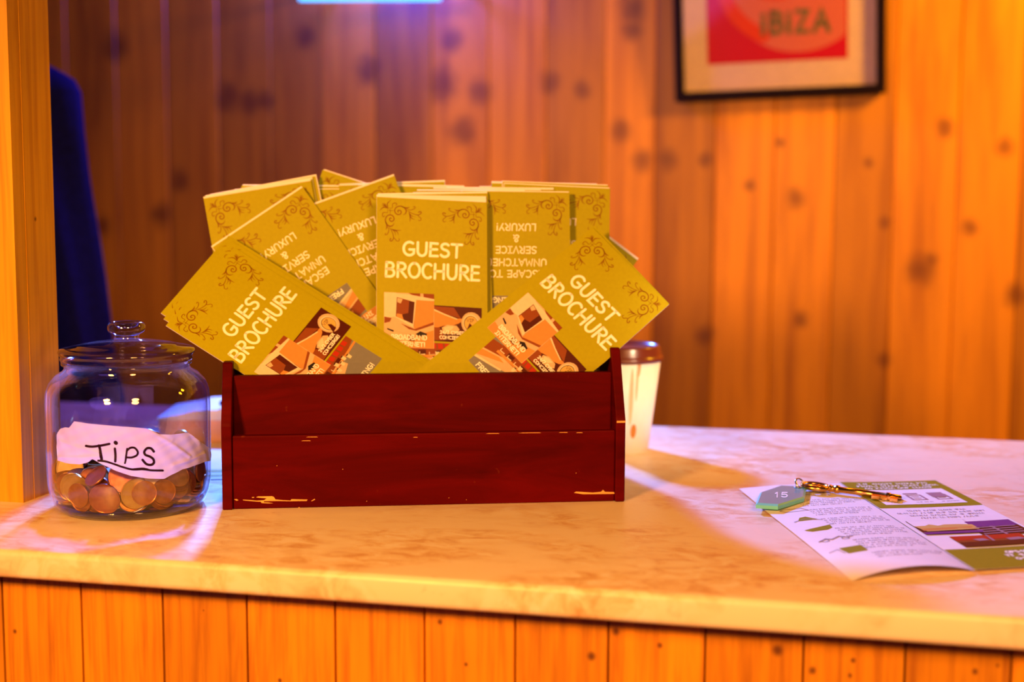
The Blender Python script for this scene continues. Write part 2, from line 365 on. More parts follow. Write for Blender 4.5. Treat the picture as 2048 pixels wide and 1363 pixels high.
# ---------------------------------------------------------------- brochure tray
E_ = Vector((.3244, .1121, 0)).normalized(); W_ = Vector((-E_.y, E_.x, 0)); Z_ = Vector((0, 0, 1))
TO = Vector((-.4871, 1.0725, ZT))
TM = Matrix(((E_.x, W_.x, 0, TO.x), (E_.y, W_.y, 0, TO.y), (0, 0, 1, TO.z), (0, 0, 0, 1)))
def tray_mat(name, a, b_, rough=.45):
    m, nt, b = nodes(name)
    g = noise(nt, 26, (.25, 1, 1.6), 7, .62, None, .8)
    c = ramp(nt, g, [(.3, b_), (.68, a)])
    s = noise(nt, 140, (1, 1, 1), 3)
    c = mix(nt, c, (.2, .035, .01), N2(nt, s, .72, .8, .5)); nt.links.new(c, b.inputs['Base Color'])
    b.inputs['Roughness'].default_value = rough; b.inputs['Specular IOR Level'].default_value = .035
    bump(nt, b, g, .1, .001); return m
def N2(nt, v, lo, hi, mx=1.):
    n = N(nt, 'ShaderNodeMapRange', ins={1: lo, 2: hi, 3: 0., 4: mx}); nt.links.new(v, n.inputs[0]); return n.outputs[0]
M['maho'] = tray_mat('mahogany_paint', (.105, .0016, .0022), (.05, .0008, .0012))
M['bare'] = plain('bare_wood', (.75, .38, .09), .7)
tray = thing('brochure_tray', TO, 'dark red wooden two-step tray with chipped paint holding the brochures', 'tray', mw=TM)
PROF = [(0, 0), (0, .071), (.001, .0735), (.025, .1205), (.027, .122), (.05, .122), (.175, .105), (.175, 0)]
PROF_R = [(0, 0), (0, .071), (.001, .0735), (.029, .1295), (.031, .131), (.05, .131), (.175, .105), (.175, 0)]
def inv(p): return TM.inverted() @ p
for u0, u1 in ((0, .0085), (.3345, .343)):
    mb = MB(); mb.prism(PROF_R if u0 > .1 else PROF, 0, u0, u1)
    o = mb.build('side_panel', [M['maho'], M['bare']], tray)
    md = o.modifiers.new('bevel', 'BEVEL'); md.width = .0012; md.segments = 2; md.limit_method = 'ANGLE'
    if u0 > .1:
        mb = MB(); mb.box((u0 + .0006, -.0003, .0695), (u1 - .0004, .0004, .0712)); mb.build('paint_chip', M['bare'], o)
mb = MB(); mb.box((.0085, .0028, 0), (.3345, .0105, .0625), 0, 0, .0012)
SCR = [[(220, 300), (260, 293), (292, 312), (262, 322)], [(568, 268), (600, 253), (820, 250), (850, 262), (872, 300), (735, 318), (690, 316), (735, 282), (650, 277)],
       [(360, 303), (480, 310), (580, 320), (690, 312), (872, 300), (1000, 312), (1110, 318), (1125, 296), (1380, 302), (1365, 325), (1100, 328), (900, 325), (690, 328), (640, 336), (570, 333), (470, 325), (365, 315)],
       [(640, 335), (690, 328), (692, 345), (760, 347), (840, 360), (760, 363), (655, 357)], [(1435, 325), (1490, 290), (1498, 305), (1445, 328)], [(500, 265), (540, 262), (535, 275), (505, 275)], [(1230, 425), (1260, 422), (1255, 432), (1235, 433)]]
SCR = [[(440 + x / 7.877, 960 + y / 7.877) for x, y in q] for q in SCR]
SCR += [[(1148, 985), (1152, 982.5), (1185, 984.5), (1202, 983), (1206, 979), (1210, 983), (1228, 983.5), (1229, 987), (1190, 987.5), (1165, 987.5)]]
pf = TM @ Vector((0, .0026, 0))
for q in SCR:
    mb.add([inv(on_plane(x, y, pf, W_)) for x, y in q], [tuple(range(len(q)))], 1)
for u_, v_, l_ in ((.222, .0612, .012), (.25, .0613, .02), (.285, .0612, .008), (.30, .0608, .006), (.07, .0606, .01), (.066, .0575, .008), (.16, .0590, .004)):
    mb.add([(u_, .0025, v_), (u_ + l_, .0025, v_ - .0001), (u_ + l_ * .9, .0025, v_ + .00035), (u_ + l_ * .2, .0025, v_ + .0004)], [(0, 1, 2, 3)], 1)
for u_, v_ in ((.045, .0365), (.1, .0325), (.19, .006), (.205, .004), (.12, .0045), (.3, .0255)): mb.add([(u_, .0025, v_), (u_ + .0009, .0025, v_), (u_ + .0007, .0025, v_ + .0006)], [(0, 1, 2)], 1)
mb.build('front_board', [M['maho'], M['bare']], tray)
mb = MB(); mb.prism([(.0195, .012), (.0275, .012), (.0315, .1105), (.0235, .1105)], 0, .0085, .3345); o = mb.build('step_board', M['maho'], tray)
md = o.modifiers.new('bevel', 'BEVEL'); md.width = .0012; md.segments = 2
mb = MB(); mb.box((.0085, .0105, 0), (.3345, .166, .0075)); mb.build('base_board', M['maho'], tray)
mb = MB(); mb.box((.0085, .166, 0), (.3345, .175, .112)); mb.build('back_board', M['maho'], tray)

# ---------------------------------------------------------------- brochures
BW, BL = .099, .25
M['olive'] = ink('olive_print', (.37, .36, .004), .5); M['paper'] = plain('white_paper', (.82, .8, .8), .7, vary=.03)
M['motif'] = ink('brown_scroll_print', (.23, .105, .003)); M['white'] = ink('white_print', (.97, .96, .9))
PC = dict(cream=(.72, .62, .45), beige=(.62, .45, .28), orange=(.6, .27, .07), brown=(.24, .06, .015), dark=(.075, .012, .006), red=(.42, .03, .012), grey=(.2, .2, .2), black=(.02, .012, .012), gold=(.62, .42, .12))
for k, c in PC.items(): M['p_' + k] = ink('photo_' + k, c)
BM = ['olive', 'paper', 'motif', 'white'] + ['p_' + k for k in PC]; BI = {k: i for i, k in enumerate(BM)}; BMATS = [M[k] for k in BM]

ARM = [  # one arm of the corner scroll: points in print pixels, widths
 ([(395, 408), (460, 412), (530, 408)], [6, 7, 4]),
 ([(755, 515), (815, 490), (848, 430), (835, 365), (780, 312), (700, 288), (620, 305), (565, 355), (550, 420), (575, 480), (630, 512), (690, 500), (718, 455), (705, 412), (660, 395), (628, 420), (645, 450)], [2, 11, 17, 18, 16, 15, 15, 15, 16, 16, 16, 15, 15, 15, 16, 16, 12]),
 ([(720, 288), (800, 320), (880, 325), (945, 300)], [5, 16, 17, 2]), ([(850, 335), (930, 378), (1010, 365), (1070, 330), (1082, 292), (1052, 282), (1040, 302)], [3, 9, 10, 10, 9, 9, 7]),
 ([(850, 370), (950, 440), (1050, 482), (1150, 500), (1218, 470), (1240, 430), (1208, 408), (1168, 425), (1190, 442)], [4, 9, 10, 11, 13, 14, 13, 11, 6]),
 ([(1150, 500), (1182, 545), (1228, 580), (1230, 628), (1192, 652), (1162, 630)], [10, 10, 10, 10, 9, 5]),
 ([(915, 430), (960, 500), (1010, 540), (1105, 558)], [4, 12, 9, 2]), ([(925, 460), (960, 545), (1005, 605), (1080, 622)], [4, 13, 11, 2]), ([(920, 450), (952, 560), (945, 690)], [4, 16, 4]),
 ([(385, 370), (320, 340), (240, 345), (150, 438)], [4, 14, 15, 2]),
 ([(410, 345), (490, 345), (490, 260), (518, 218), (585, 215), (605, 250), (565, 268)], [6, 7, 10, 11, 11, 9, 6])]
FLEUR = [([(365, 352), (300, 290), (225, 225)], [6, 22, 4]), ([(330, 310), (262, 300), (215, 268)], [5, 10, 3]), ([(318, 320), (305, 255), (270, 215)], [5, 10, 3])]
def corner_motif():
    k = .448 / 12.98; out = []
    for pts, ws in ARM:
        P = [((x - 85) * k, (y - 65) * k) for x, y in pts]; Wd = [w * k * .95 for w in ws]
        out += [(P, Wd), ([(b, a) for a, b in P], Wd)]
    for pts, ws in FLEUR: out.append(([((x - 85) * k, (y - 65) * k) for x, y in pts], [w * k for w in ws]))
    return out
MOTIF = corner_motif()
def smooth_path(P, Wd, n=3):
    """Catmull-Rom through the points"""
    out, ow = [], []
    for i in range(len(P) - 1):
        p0, p1, p2, p3 = P[max(i - 1, 0)], P[i], P[i + 1], P[min(i + 2, len(P) - 1)]
        for j in range(n):
            t = j / n
            out.append(tuple(.5 * (2 * b + (c - a) * t + (2 * a - 5 * b + 4 * c - d) * t * t + (3 * b - a - 3 * c + d) * t ** 3) for a, b, c, d in zip(p0, p1, p2, p3)))
            ow.append(Wd[i] + (Wd[i + 1] - Wd[i]) * t)
    return out + [P[-1]], ow + [Wd[-1]]

def photo_cluster(polys):
    """the three overlapping photographs; polys collects (points mm from the top left, material, layer)"""
    def A(pts, mat, lay): polys.append(([(4.7 + x * .0559, 80.2 + y * .0559) for x, y in pts], mat, lay))
    def el(cx, cy, rx, ry, n=20): return [(cx + rx * cos(2 * pi * i / n), cy + ry * sin(2 * pi * i / n)) for i in range(n)]
    def T(txt, cx, y, h, sw, w, lay):
        for q in lettering(txt, cx, -y, h, sw, w): A([(p[0], -p[1]) for p in q], 'white', lay)
    # bar photo (lowest), shelves, cups, counter edge, grey table
    A([(236, 890), (1400, 890), (1400, 1570), (236, 1570)], 'p_grey', 1)
    A([(236, 1040), (420, 1000), (420, 890), (1400, 890), (1400, 1010), (236, 1290)], 'p_brown', 2)
    for i in range(8): A([(440 + i * 112, 900), (520 + i * 112, 900), (530 + i * 112, 980), (450 + i * 112, 985)], 'p_red', 3)
    for i in range(5): A([(420 + i * 155, 1010), (545 + i * 155, 1005), (550 + i * 155, 1090), (425 + i * 155, 1100)], 'p_dark' if i % 2 else 'p_brown', 3)
    for i in range(5):
        A([(440 + i * 155, 1040), (452 + i * 155, 1040), (452 + i * 155, 1080), (535 + i * 155, 1072), (535 + i * 155, 1088), (440 + i * 155, 1096)], 'p_cream', 4)
    A([(420, 1105), (1400, 1040), (1400, 1075), (420, 1150)], 'p_orange', 4)
    A([(236, 1250), (560, 1140), (1000, 1120), (1010, 1190), (700, 1300), (236, 1440)], 'p_beige', 4)
    A([(236, 1280), (520, 1180), (640, 1190), (236, 1400)], 'p_orange', 5)
    A([(236, 1415), (700, 1290), (705, 1320), (236, 1452)], 'p_cream', 5)
    for cx, cy in ((880, 1060), (960, 1120), (1050, 1080), (830, 1150), (1130, 1130)):
        A([(cx - 32, cy - 35), (cx + 32, cy - 35), (cx + 24, cy + 40), (cx - 24, cy + 40)], 'p_cream', 6); A(el(cx, cy - 35, 30, 9, 10), 'p_black', 7)
    T('FREE GAMING!', 800, 1540, 78, 9, 880, 6)
    # concierge photo
    A([(825, 285), (1595, 295), (1590, 868), (825, 862)], 'p_dark', 5)
    A([(830, 300), (1150, 310), (1260, 480), (1000, 420), (830, 340)], 'p_brown', 6)
    A([(830, 345), (1000, 418), (1200, 485), (1265, 482), (1280, 515), (1230, 560), (1150, 592), (1000, 605), (900, 640), (830, 650)], 'p_orange', 6)
    A([(830, 345), (1000, 418), (1200, 485), (1200, 505), (1000, 440), (830, 372)], 'p_cream', 7)
    A([(830, 640), (920, 640), (960, 700), (1010, 840), (830, 850)], 'p_brown', 6)
    A([(955, 640), (1040, 592), (1190, 600), (1240, 660), (1190, 720), (1060, 745), (970, 720)], 'p_beige', 7)
    A([(985, 640), (1060, 610), (1150, 615), (1100, 680), (1000, 690)], 'p_cream', 8)
    A(el(1430, 548, 165, 178), 'p_beige', 7); A(el(1420, 548, 128, 140), 'p_cream', 8); A(el(1420, 555, 112, 124), 'p_black', 9); A(el(1422, 556, 104, 116), 'p_gold', 10)
    A([(1400, 545), (1440, 590), (1430, 690), (1330, 700), (1370, 620)], 'p_dark', 11)
    for q in lettering('VIP', 1410, -530, 52, 3.5): A([(p[0], -p[1]) for p in q], 'p_black', 11)
    T('24/7 CYBER', 1120, 740, 50, 6, 400, 12); T('CONCIERGE!', 1130, 822, 50, 6, 430, 12)
    # computer photo
    A([(35, 108), (832, 108), (832, 988), (35, 988)], 'p_beige', 9)
    A([(35, 108), (225, 108), (190, 500), (35, 520)], 'p_cream', 10)
    A([(420, 108), (832, 108), (832, 215), (560, 175)], 'p_brown', 10); A([(610, 110), (660, 110), (665, 165), (615, 160)], 'p_beige', 11)
    A([(40, 500), (155, 520), (130, 580), (40, 605)], 'p_brown', 11)
    A([(545, 215), (832, 215), (822, 580), (520, 682), (500, 640)], 'p_orange', 11)
    A([(190, 490), (222, 120), (548, 212), (512, 665), (480, 650)], 'p_cream', 11); A([(222, 120), (420, 130), (832, 190), (832, 222), (548, 216)], 'p_cream', 12)
    A([(222, 492), (238, 180), (522, 250), (492, 602)], 'p_dark', 12); A([(232, 482), (246, 190), (436, 236), (420, 430), (330, 455), (300, 520)], 'p_brown', 13)
    A([(232, 492), (236, 445), (320, 455), (345, 545)], 'p_orange', 14); A([(246, 190), (330, 212), (300, 280), (244, 260)], 'p_beige', 14)
    A([(300, 600), (520, 684), (824, 560), (824, 605), (545, 712), (430, 690)], 'p_brown', 12)
    A([(40, 690), (540, 790), (824, 690), (824, 985), (40, 985)], 'p_orange', 11); A([(40, 690), (420, 770), (420, 900), (40, 830)], 'p_beige', 12)
    A([(85, 682), (190, 715), (185, 745), (85, 705)], 'p_black', 13); A([(535, 765), (610, 715), (720, 752), (705, 800), (600, 800)], 'p_black', 13); A([(430, 770), (520, 790), (520, 880), (430, 870)], 'p_dark', 13)
    T('BROADBAND', 432, 855, 72, 8, 580, 15); T('INTERNET!', 432, 962, 68, 8, 520, 15)

def brochure_print(kind):
    polys = []                             # (points in mm from the top left, material, layer)
    for pts, ws in MOTIF:
        p, w_ = smooth_path(pts, ws)
        for q in ribbon(p, w_):
            polys.append(([(a, b) for a, b in q], 'motif', 1)); polys.append(([(99 - a, b) for a, b in q], 'motif', 1))
    def T(txt, y, h, sw, width, flip):
        for q in lettering(txt, 49.5, -y, h, sw, width, .03):
            polys.append(([(99 - a, 2 * y - h + b) if flip else (a, -b) for a, b in q], 'white', 2))
    if kind == 'front':
        T('GUEST', 52, 12, 1.12, 54, False); T('BROCHURE', 72, 13, 1.12, 86, False); photo_cluster(polys)
    else:
        for txt, y, wd in (('LUXURY!', 36, 37), ('&', 46.5, 6), ('SERVICE', 57, 38), ('UNMATCHED', 68.5, 56), ('ESCAPE TO', 79, 50)): T(txt, y, 6.3, .5, wd, True)
        sub = []; photo_cluster(sub); polys += [([(99 - a, 264 - b) for a, b in q], m_, l) for q, m_, l in sub]
    return polys
def leaf(mb, z0, z1, front, back, nx=1):
    v = [(-BW / 2, 0), (BW / 2, 0), (BW / 2, BL), (-BW / 2, BL)]
    mb.add([(x, y, z0) for x, y in v] + [(x, y, z1) for x, y in v], [(0, 1, 5, 4), (1, 2, 6, 5), (2, 3, 7, 6), (3, 0, 4, 7)], BI['paper'])
    mb.add([(x, y, z1) for x, y in v], [(0, 1, 2, 3)], BI[front]); mb.add([(x, y, z0) for x, y in v], [(3, 2, 1, 0)], BI[back])
def cover_mesh(kind):
    mb = MB(); leaf(mb, -.00035, 0, 'olive', 'paper')
    for pts, m_, lay in brochure_print(kind):
        mb.add([(x / 1000 - BW / 2, BL - y / 1000, .00003 * lay) for x, y in pts], [tuple(range(len(pts)))], BI[m_])
    return mb.mesh(kind + '_cover', BMATS)
COVER = {k: cover_mesh(k) for k in ('front', 'back')}
mb = MB(); leaf(mb, -.0009, -.00055, 'paper', 'paper'); INNER = mb.mesh('inner_leaf', BMATS)
mb = MB(); leaf(mb, -.00145, -.0011, 'paper', 'olive'); BACK = mb.mesh('back_leaf', BMATS)

BRO = {'R1': (0.037, 24.0, -4.0, 0.15283, 0.13661, -0.83786),
       'R1b': (0.0392, 24.0, -4.0, 0.15485, 0.13859, -0.86012),
       'F1': (0.049, 34.0, 7.0, -0.21789, 0.04979, 0.91401),
       'F3': (0.0512, 34.0, 7.0, -0.21989, 0.05621, 0.92242),
       'F2': (0.0534, 34.0, 7.0, -0.22244, 0.0617, 0.91673),
       'C1': (0.067, 12.0, 0.0, -0.0377, 0.15486, -0.01158),
       'C1b': (0.0695, 12.0, 0.0, -0.03623, 0.15637, 0.0227),
       'R2': (0.074, 12.0, 0.0, 0.03975, 0.16054, -0.0102),
       'M1': (0.0765, 12.0, 0.0, -0.00591, 0.15831, 0.01341),
       'M2': (0.0788, 12.0, 0.0, -0.00135, 0.16063, -0.00058),
       'M4': (0.0811, 12.0, 0.0, 0.01407, 0.16255, -0.01217),
       'M5': (0.0834, 12.0, 0.0, 0.02678, 0.16261, -0.00528),
       'R3': (0.0857, 12.0, 0.0, 0.08003, 0.16743, -0.04093),
       'R3b': (0.088, 12.0, 0.0, 0.07876, 0.16941, -0.03332),
       'R3c': (0.0903, 12.0, 0.0, 0.06849, 0.16795, -0.01906),
       'R3d': (0.0926, 12.0, 0.0, 0.05747, 0.16461, -0.01464),
       'R1c': (0.0952, 12.0, 0.0, 0.12673, 0.15622, -0.66081),
       'L2': (0.101, 13.0, 0.0, -0.18644, 0.10787, 0.60347),
       'L3': (0.104, 13.0, 0.0, -0.11337, 0.14062, 0.35822),
       'L1': (0.107, 13.0, 0.0, -0.19519, 0.15305, 0.17355),
       'L1b': (0.1095, 13.0, 0.0, -0.19387, 0.15437, 0.17876),
       'L1c': (0.112, 13.0, 0.0, -0.19067, 0.15547, 0.19551),
       'L0': (0.121, 12.0, 0.0, -0.16746, 0.16077, 0.00867),
       'L0b': (0.1235, 12.0, 0.0, -0.16202, 0.16454, -0.00487),
       'B2': (0.117, 12.0, 0.0, -0.05339, 0.16552, -0.01922),
       'B1': (0.1195, 12.0, 0.0, -0.07195, 0.16504, 0.04199),
       'P': (0.1265, 12.0, 0.0, -0.08708, 0.18015, -0.31861)}
GB = 'guest brochures standing in the tray'
def lbl(*a): return ' '.join(a)
BLABEL = {
 'R1': ('front', 'olive guest brochure leaning far over to the right at the very front of the tray'),
 'R1b': ('front', 'brochure tucked directly behind the one leaning far right, only its edge showing'),
 'R1c': ('back', 'dark olive brochure corner poking out behind the brochure leaning far right'),
 'F1': ('front', 'olive guest brochure leaning far over to the left above the tip jar, frontmost there'),
 'F3': ('front', 'middle of three brochures leaning left over the jar, a thin sliver showing'),
 'F2': ('front', 'rearmost of three brochures leaning left over the jar, its corner scrolls half covered'),
 'C1': ('front', 'upright olive guest brochure at the centre of the tray with photos of a computer'),
 'C1b': ('back', 'brochure directly behind the upright centre one, its pale top edge showing'),
 'R2': ('back', 'upright brochure with upside-down LUXURY and SERVICE text right of the centre one'),
 'M1': ('back', 'first of four edge-on brochures behind the upright centre pair'),
 'M2': ('back', 'second of four edge-on brochures behind the upright centre pair'),
 'M4': ('back', 'third of four edge-on brochures behind the upright centre pair'),
 'M5': ('back', 'last of four edge-on brochures behind the upright centre pair'),
 'R3': ('back', 'upright brochure with scroll corner at the right end of the back row'),
 'R3b': ('back', 'topmost white edge behind the brochure at the right end of the back row'),
 'R3c': ('back', 'second white edge behind the right end brochure, set a little further left'),
 'R3d': ('back', 'lowest brochure edge left of the stack at the right end of the back row'),
 'L2': ('back', 'brochure tilted left with upside-down text, between the jar fan and the centre one'),
 'L3': ('back', 'brochure tilted slightly left, partly hidden by the upright centre one'),
 'L1': ('front', 'olive brochure tilted slightly left with two scroll corners at the left end'),
 'L1b': ('front', 'white-edged brochure directly behind the left end one'),
 'L1c': ('front', 'highest white edge of the stack behind the left end brochure'),
 'L0': ('back', 'shaded upright brochure in the back row behind the tilted left ones'),
 'L0b': ('back', 'rear upright brochure behind the shaded one at left, only its edge showing'),
 'B2': ('back', 'low white brochure edge in the back row just right of the tilted ones'),
 'B1': ('back', 'higher slanting brochure edge in the back row just right of the tilted ones'),
 'P': ('front', 'rearmost brochure tilted to the right, its corner sticking up highest of all')}
def bend(me, Mw, fn):
    """bend a copy of the sheet where it drops into the tray (the sheet curves, printing with it)"""
    import bmesh
    bm = bmesh.new(); bm.from_mesh(me); bm.transform(Mw)
    for v in (.13, .118, .1, .075, .045):
        bmesh.ops.bisect_plane(bm, geom=list(bm.verts) + list(bm.edges) + list(bm.faces), plane_co=(0, 0, ZT + v), plane_no=(0, 0, 1))
    for q in bm.verts: q.co = fn(q.co)
    bm.transform(Mw.inverted()); m2 = bpy.data.meshes.new(me.name)
    for mt in me.materials: m2.materials.append(mt)
    bm.to_mesh(m2); bm.free(); return m2
def tilt_edge(me):
    m2 = me.copy()
    for v in m2.vertices:
        s = (v.co.x + BW / 2) / BW; v.co.y -= .0030 * s + .0014 * s * s; v.co.z += .004 * s
    return m2
protos = {}; frng = random.Random(8)
for key, (w0, lean, yw, u, v, phi) in BRO.items():
    kind, label = BLABEL[key]
    X = cos(rad(yw)) * E_ + sin(rad(yw)) * W_; W2 = -sin(rad(yw)) * E_ + cos(rad(yw)) * W_
    Y = cos(rad(lean)) * Z_ + sin(rad(lean)) * W2
    P0 = TO + E_ * .17 + W_ * w0 + Z_ * .11
    x = cos(phi) * X + sin(phi) * Y; y = -sin(phi) * X + cos(phi) * Y; n = x.cross(y)
    org = P0 + X * u + Y * v + x * (BW / 2) - y * BL
    Mw = Matrix(((x.x, y.x, n.x, org.x), (x.y, y.y, n.y, org.y), (x.z, y.z, n.z, org.z), (0, 0, 0, 1)))
    t = thing('guest_brochure', org, label, 'brochure', GB, Mw)
    meshes = [('cover', COVER[kind]), ('inner_leaf', INNER), ('back_leaf', BACK)]
    if lean > 20:
        tl = math.tan(rad(lean)); ts = math.tan(rad(3))
        def fn(p):
            h = p.z - ZT - .118
            return p if h >= 0 else p + W_ * (h * (ts - tl))
        meshes = [(a, bend(me, Mw, fn)) for a, me in meshes]
    elif key == 'C1': meshes[0] = ('cover', tilt_edge(COVER[kind]))
    for a, me in meshes:
        if key in protos.setdefault(a, {}) or lean > 20 or key == 'C1' or (a, kind) not in protos:
            o = link(a, me, t); protos[(a, kind)] = o
        else:
            o = protos[(a, kind)].copy(); o.data = me; COL.objects.link(o); o.parent = t
    # leaves folded slightly out of line, their white edges showing
        if a == 'inner_leaf' and lean < 20: o.location = (frng.uniform(-.0006, .0012), frng.uniform(.0006, .0022), 0)   # folded slightly out of line
        if a == 'cover': o['label'] = 'printed olive cover'
        elif a == 'inner_leaf': o['label'] = 'white inner leaf'

# ---------------------------------------------------------------- tip jar
JC = Vector((-.570, 1.071, ZT))
M['glass'] = glass('clear_glass', (.88, .88, .99), .06, .9); M['glassbase'] = glass('thick_glass', (.5, .5, .8), .08, .9); M['knobglass'] = glass('solid_glass', (.72, .72, .9), .12, 1.)
jar = thing('tip_jar', JC, 'clear glass jar of coins with a torn handwritten Tips label', 'jar')
out = [(.0, .0), (.054, 0), (.0585, .0012), (.0625, .0055), (.0655, .013), (.0672, .024), (.0676, .05), (.0676, .092), (.0668, .1), (.064, .107), (.0585, .113), (.0528, .1165), (.0512, .119), (.0515, .1215), (.0535, .1222), (.0535, .1242)]
inn = [(.0508, .1242), (.0492, .1205), (.0495, .117), (.0545, .1118), (.0610, .1052), (.0642, .0985), (.0652, .091), (.0652, .05), (.0648, .026), (.0632, .0145), (.0595, .0085), (.052, .0062), (.0, .006)]
mb = MB(); mb.lathe(out + inn, 72); mb.build('glass_body', M['glass'], jar)
mb = MB(); mb.lathe([(.0, .0012), (.053, .0012), (.058, .0026), (.0612, .006), (.0596, .0078), (.052, .0056), (0, .0054)], 64); mb.build('thick_base', M['glassbase'], jar)
lid = [(.0, .1246), (.0500, .1246), (.0538, .1252), (.0545, .1268), (.0538, .1284), (.0545, .1300), (.0556, .1312), (.0560, .1328), (.0553, .1342), (.0500, .1356), (.0415, .1368), (.0405, .1378), (.03, .1398), (.018, .1412), (.0112, .1424), (.0100, .1440), (.0104, .1456), (0, .1456)]
mb = MB(); mb.lathe(lid, 72); lo = mb.build('lid', glass('lid_glass', (.76, .74, .97), .09, .95, .06), jar); lo['label'] = 'domed glass lid'
mb = MB(); mb.lathe([(0, .1457), (.0104, .1458), (.0118, .1472), (.0148, .1488), (.0160, .1512), (.0157, .1540), (.0140, .1566), (.0118, .1572), (.0104, .1560), (.0092, .1535), (.006, .152), (0, .1516)], 48); k = mb.build('knob', M['knobglass'], lo); k['label'] = 'hollow glass knob'

M['tape'] = None
def tape_mat():
    m, nt, b = nodes('label_paper'); L = nt.links.new
    f = noise(nt, 70, (1, 1, 1), 6); c = ramp(nt, f, [(.3, (.84, .7, .66)), (.7, (.9, .8, .77))])
    L(c, b.inputs['Base Color']); b.inputs['Roughness'].default_value = .6
    tl = N(nt, 'ShaderNodeBsdfTranslucent'); tl.inputs[0].default_value = (.9, .78, .8, 1)
    mx = N(nt, 'ShaderNodeMixShader'); mx.inputs[0].default_value = .45; L(b.outputs[0], mx.inputs[1]); L(tl.outputs[0], mx.inputs[2])
    L(mx.outputs[0], nt.nodes['Material Output'].inputs[0]); bump(nt, b, f, .3, .001); return m
M['tape'] = tape_mat(); M['pen'] = ink('marker_ink', (.02, .004, .022), .5)
def on_jar(x, y, R=.0682):
    d = ray(x, y); o = CAM - JC; a = d.x ** 2 + d.y ** 2; b = o.x * d.x + o.y * d.y; c = o.x ** 2 + o.y ** 2 - R * R
    q = b * b - a * c
    t = (-b - sqrt(max(q, 0))) / a; p = o + d * t
    return atan2(p.y, p.x), p.z
def cyl(th, z, R): return (R * cos(th), R * sin(th), z)
TOP = [(113, 884), (115, 866), (120, 857), (131, 854), (138, 855), (149, 842), (175, 846), (215, 850), (255, 853), (293, 856), (305, 861), (318, 868), (345, 868.5), (368, 865), (377, 865), (392, 878), (408, 888), (417, 895), (421, 903)]
BOT = [(113, 884), (116, 920), (130, 925), (160, 928), (176, 924), (185, 917), (205, 928), (230, 940), (262, 951), (295, 956), (328, 957), (345, 948), (365, 938), (395, 928), (412, 922), (421, 921)]
def edge_fn(pts):
    a = [on_jar(*p) for p in pts]
    def f(th):
        for (t0, z0), (t1, z1) in zip(a, a[1:]):
            if t0 <= th <= t1: return z0 + (z1 - z0) * (th - t0) / max(1e-9, t1 - t0)
        return a[-1][1] if th > a[-1][0] else a[0][1]
    return f, a
ft, ta = edge_fn(TOP); fb, ba = edge_fn(BOT)
t0, t1 = ta[0][0] + .005, ta[-1][0]
CREASE = [((292, 856), (378, 912), .0013, 3.2), ((120, 880), (200, 905), .0007, 3), ((120, 914), (200, 912), .0009, 3), ((240, 930), (345, 880), .0006, 2.5), ((345, 930), (408, 905), .0008, 3), ((384, 868), (398, 886), .0012, 4)]
CR2 = [(on_jar(*a), on_jar(*b), h, w_ * .00043) for a, b, h, w_ in CREASE]
def lab_r(th, z):
    r_ = .0685 + .00022 * sin(th * 31 + z * 300) + .0002 * sin(z * 700 - th * 17)
    for (a, za), (b, zb), h, w_ in CR2:
        ax, bx, px = a * .068, b * .068, th * .068
        dx, dz = bx - ax, zb - za; L2 = dx * dx + dz * dz; t = max(0, min(1, ((px - ax) * dx + (z - za) * dz) / L2))
        d = hypot(px - ax - dx * t, z - za - dz * t); r_ += h * math.exp(-(d / w_) ** 2)
    return r_
mb = MB(); NU, NV = 130, 34; vs = []; fs = []
for i in range(NU + 1):
    th = t0 + (t1 - t0) * i / NU; a, b = fb(th), ft(th)
    for j in range(NV + 1):
        z = a + (b - a) * j / NV; vs.append(cyl(th, z, lab_r(th, z)))
for i in range(NU):
    for j in range(NV): q = i * (NV + 1) + j; fs.append((q, q + NV + 1, q + NV + 2, q + 1))
mb.add(vs, fs, 0, True); lb = mb.build('label', M['tape'], jar); lb['label'] = 'torn pinkish paper label reading Tips'
TIPS = [([(450, 378), (520, 388), (600, 380), (735, 355)], 15), ([(608, 375), (628, 460), (640, 550)], 17), ([(805, 412), (812, 500), (811, 570)], 15), ([(812, 338), (820, 344)], 24),
        ([(958, 415), (945, 500), (938, 560), (930, 592)], 12), ([(952, 440), (995, 405), (1050, 405), (1088, 450), (1078, 495), (1015, 522), (948, 520)], 13),
        ([(1288, 450), (1255, 412), (1205, 408), (1170, 448), (1182, 488), (1240, 512), (1282, 545), (1288, 588), (1252, 614), (1195, 604), (1148, 552)], 15),
        ([(600, 562), (690, 572), (760, 592), (900, 640), (1020, 672), (1150, 668), (1260, 682), (1400, 684)], 13), ([(1010, 672), (1150, 660), (1240, 680)], 12)]
mb = MB()
for pts, w_ in TIPS:
    p, ws = smooth_path(pts, [w_] * len(pts), 5)
    for q in ribbon(p, ws):
        r_ = []
        for a in q:
            th, z = on_jar(100 + a[0] / 6.206, 830 + a[1] / 6.206, .0687); r_.append(cyl(th, z, lab_r(th, z) + .00035))
        mb.add(r_, [tuple(range(len(r_)))])
mb.build('lettering', M['pen'], lb)

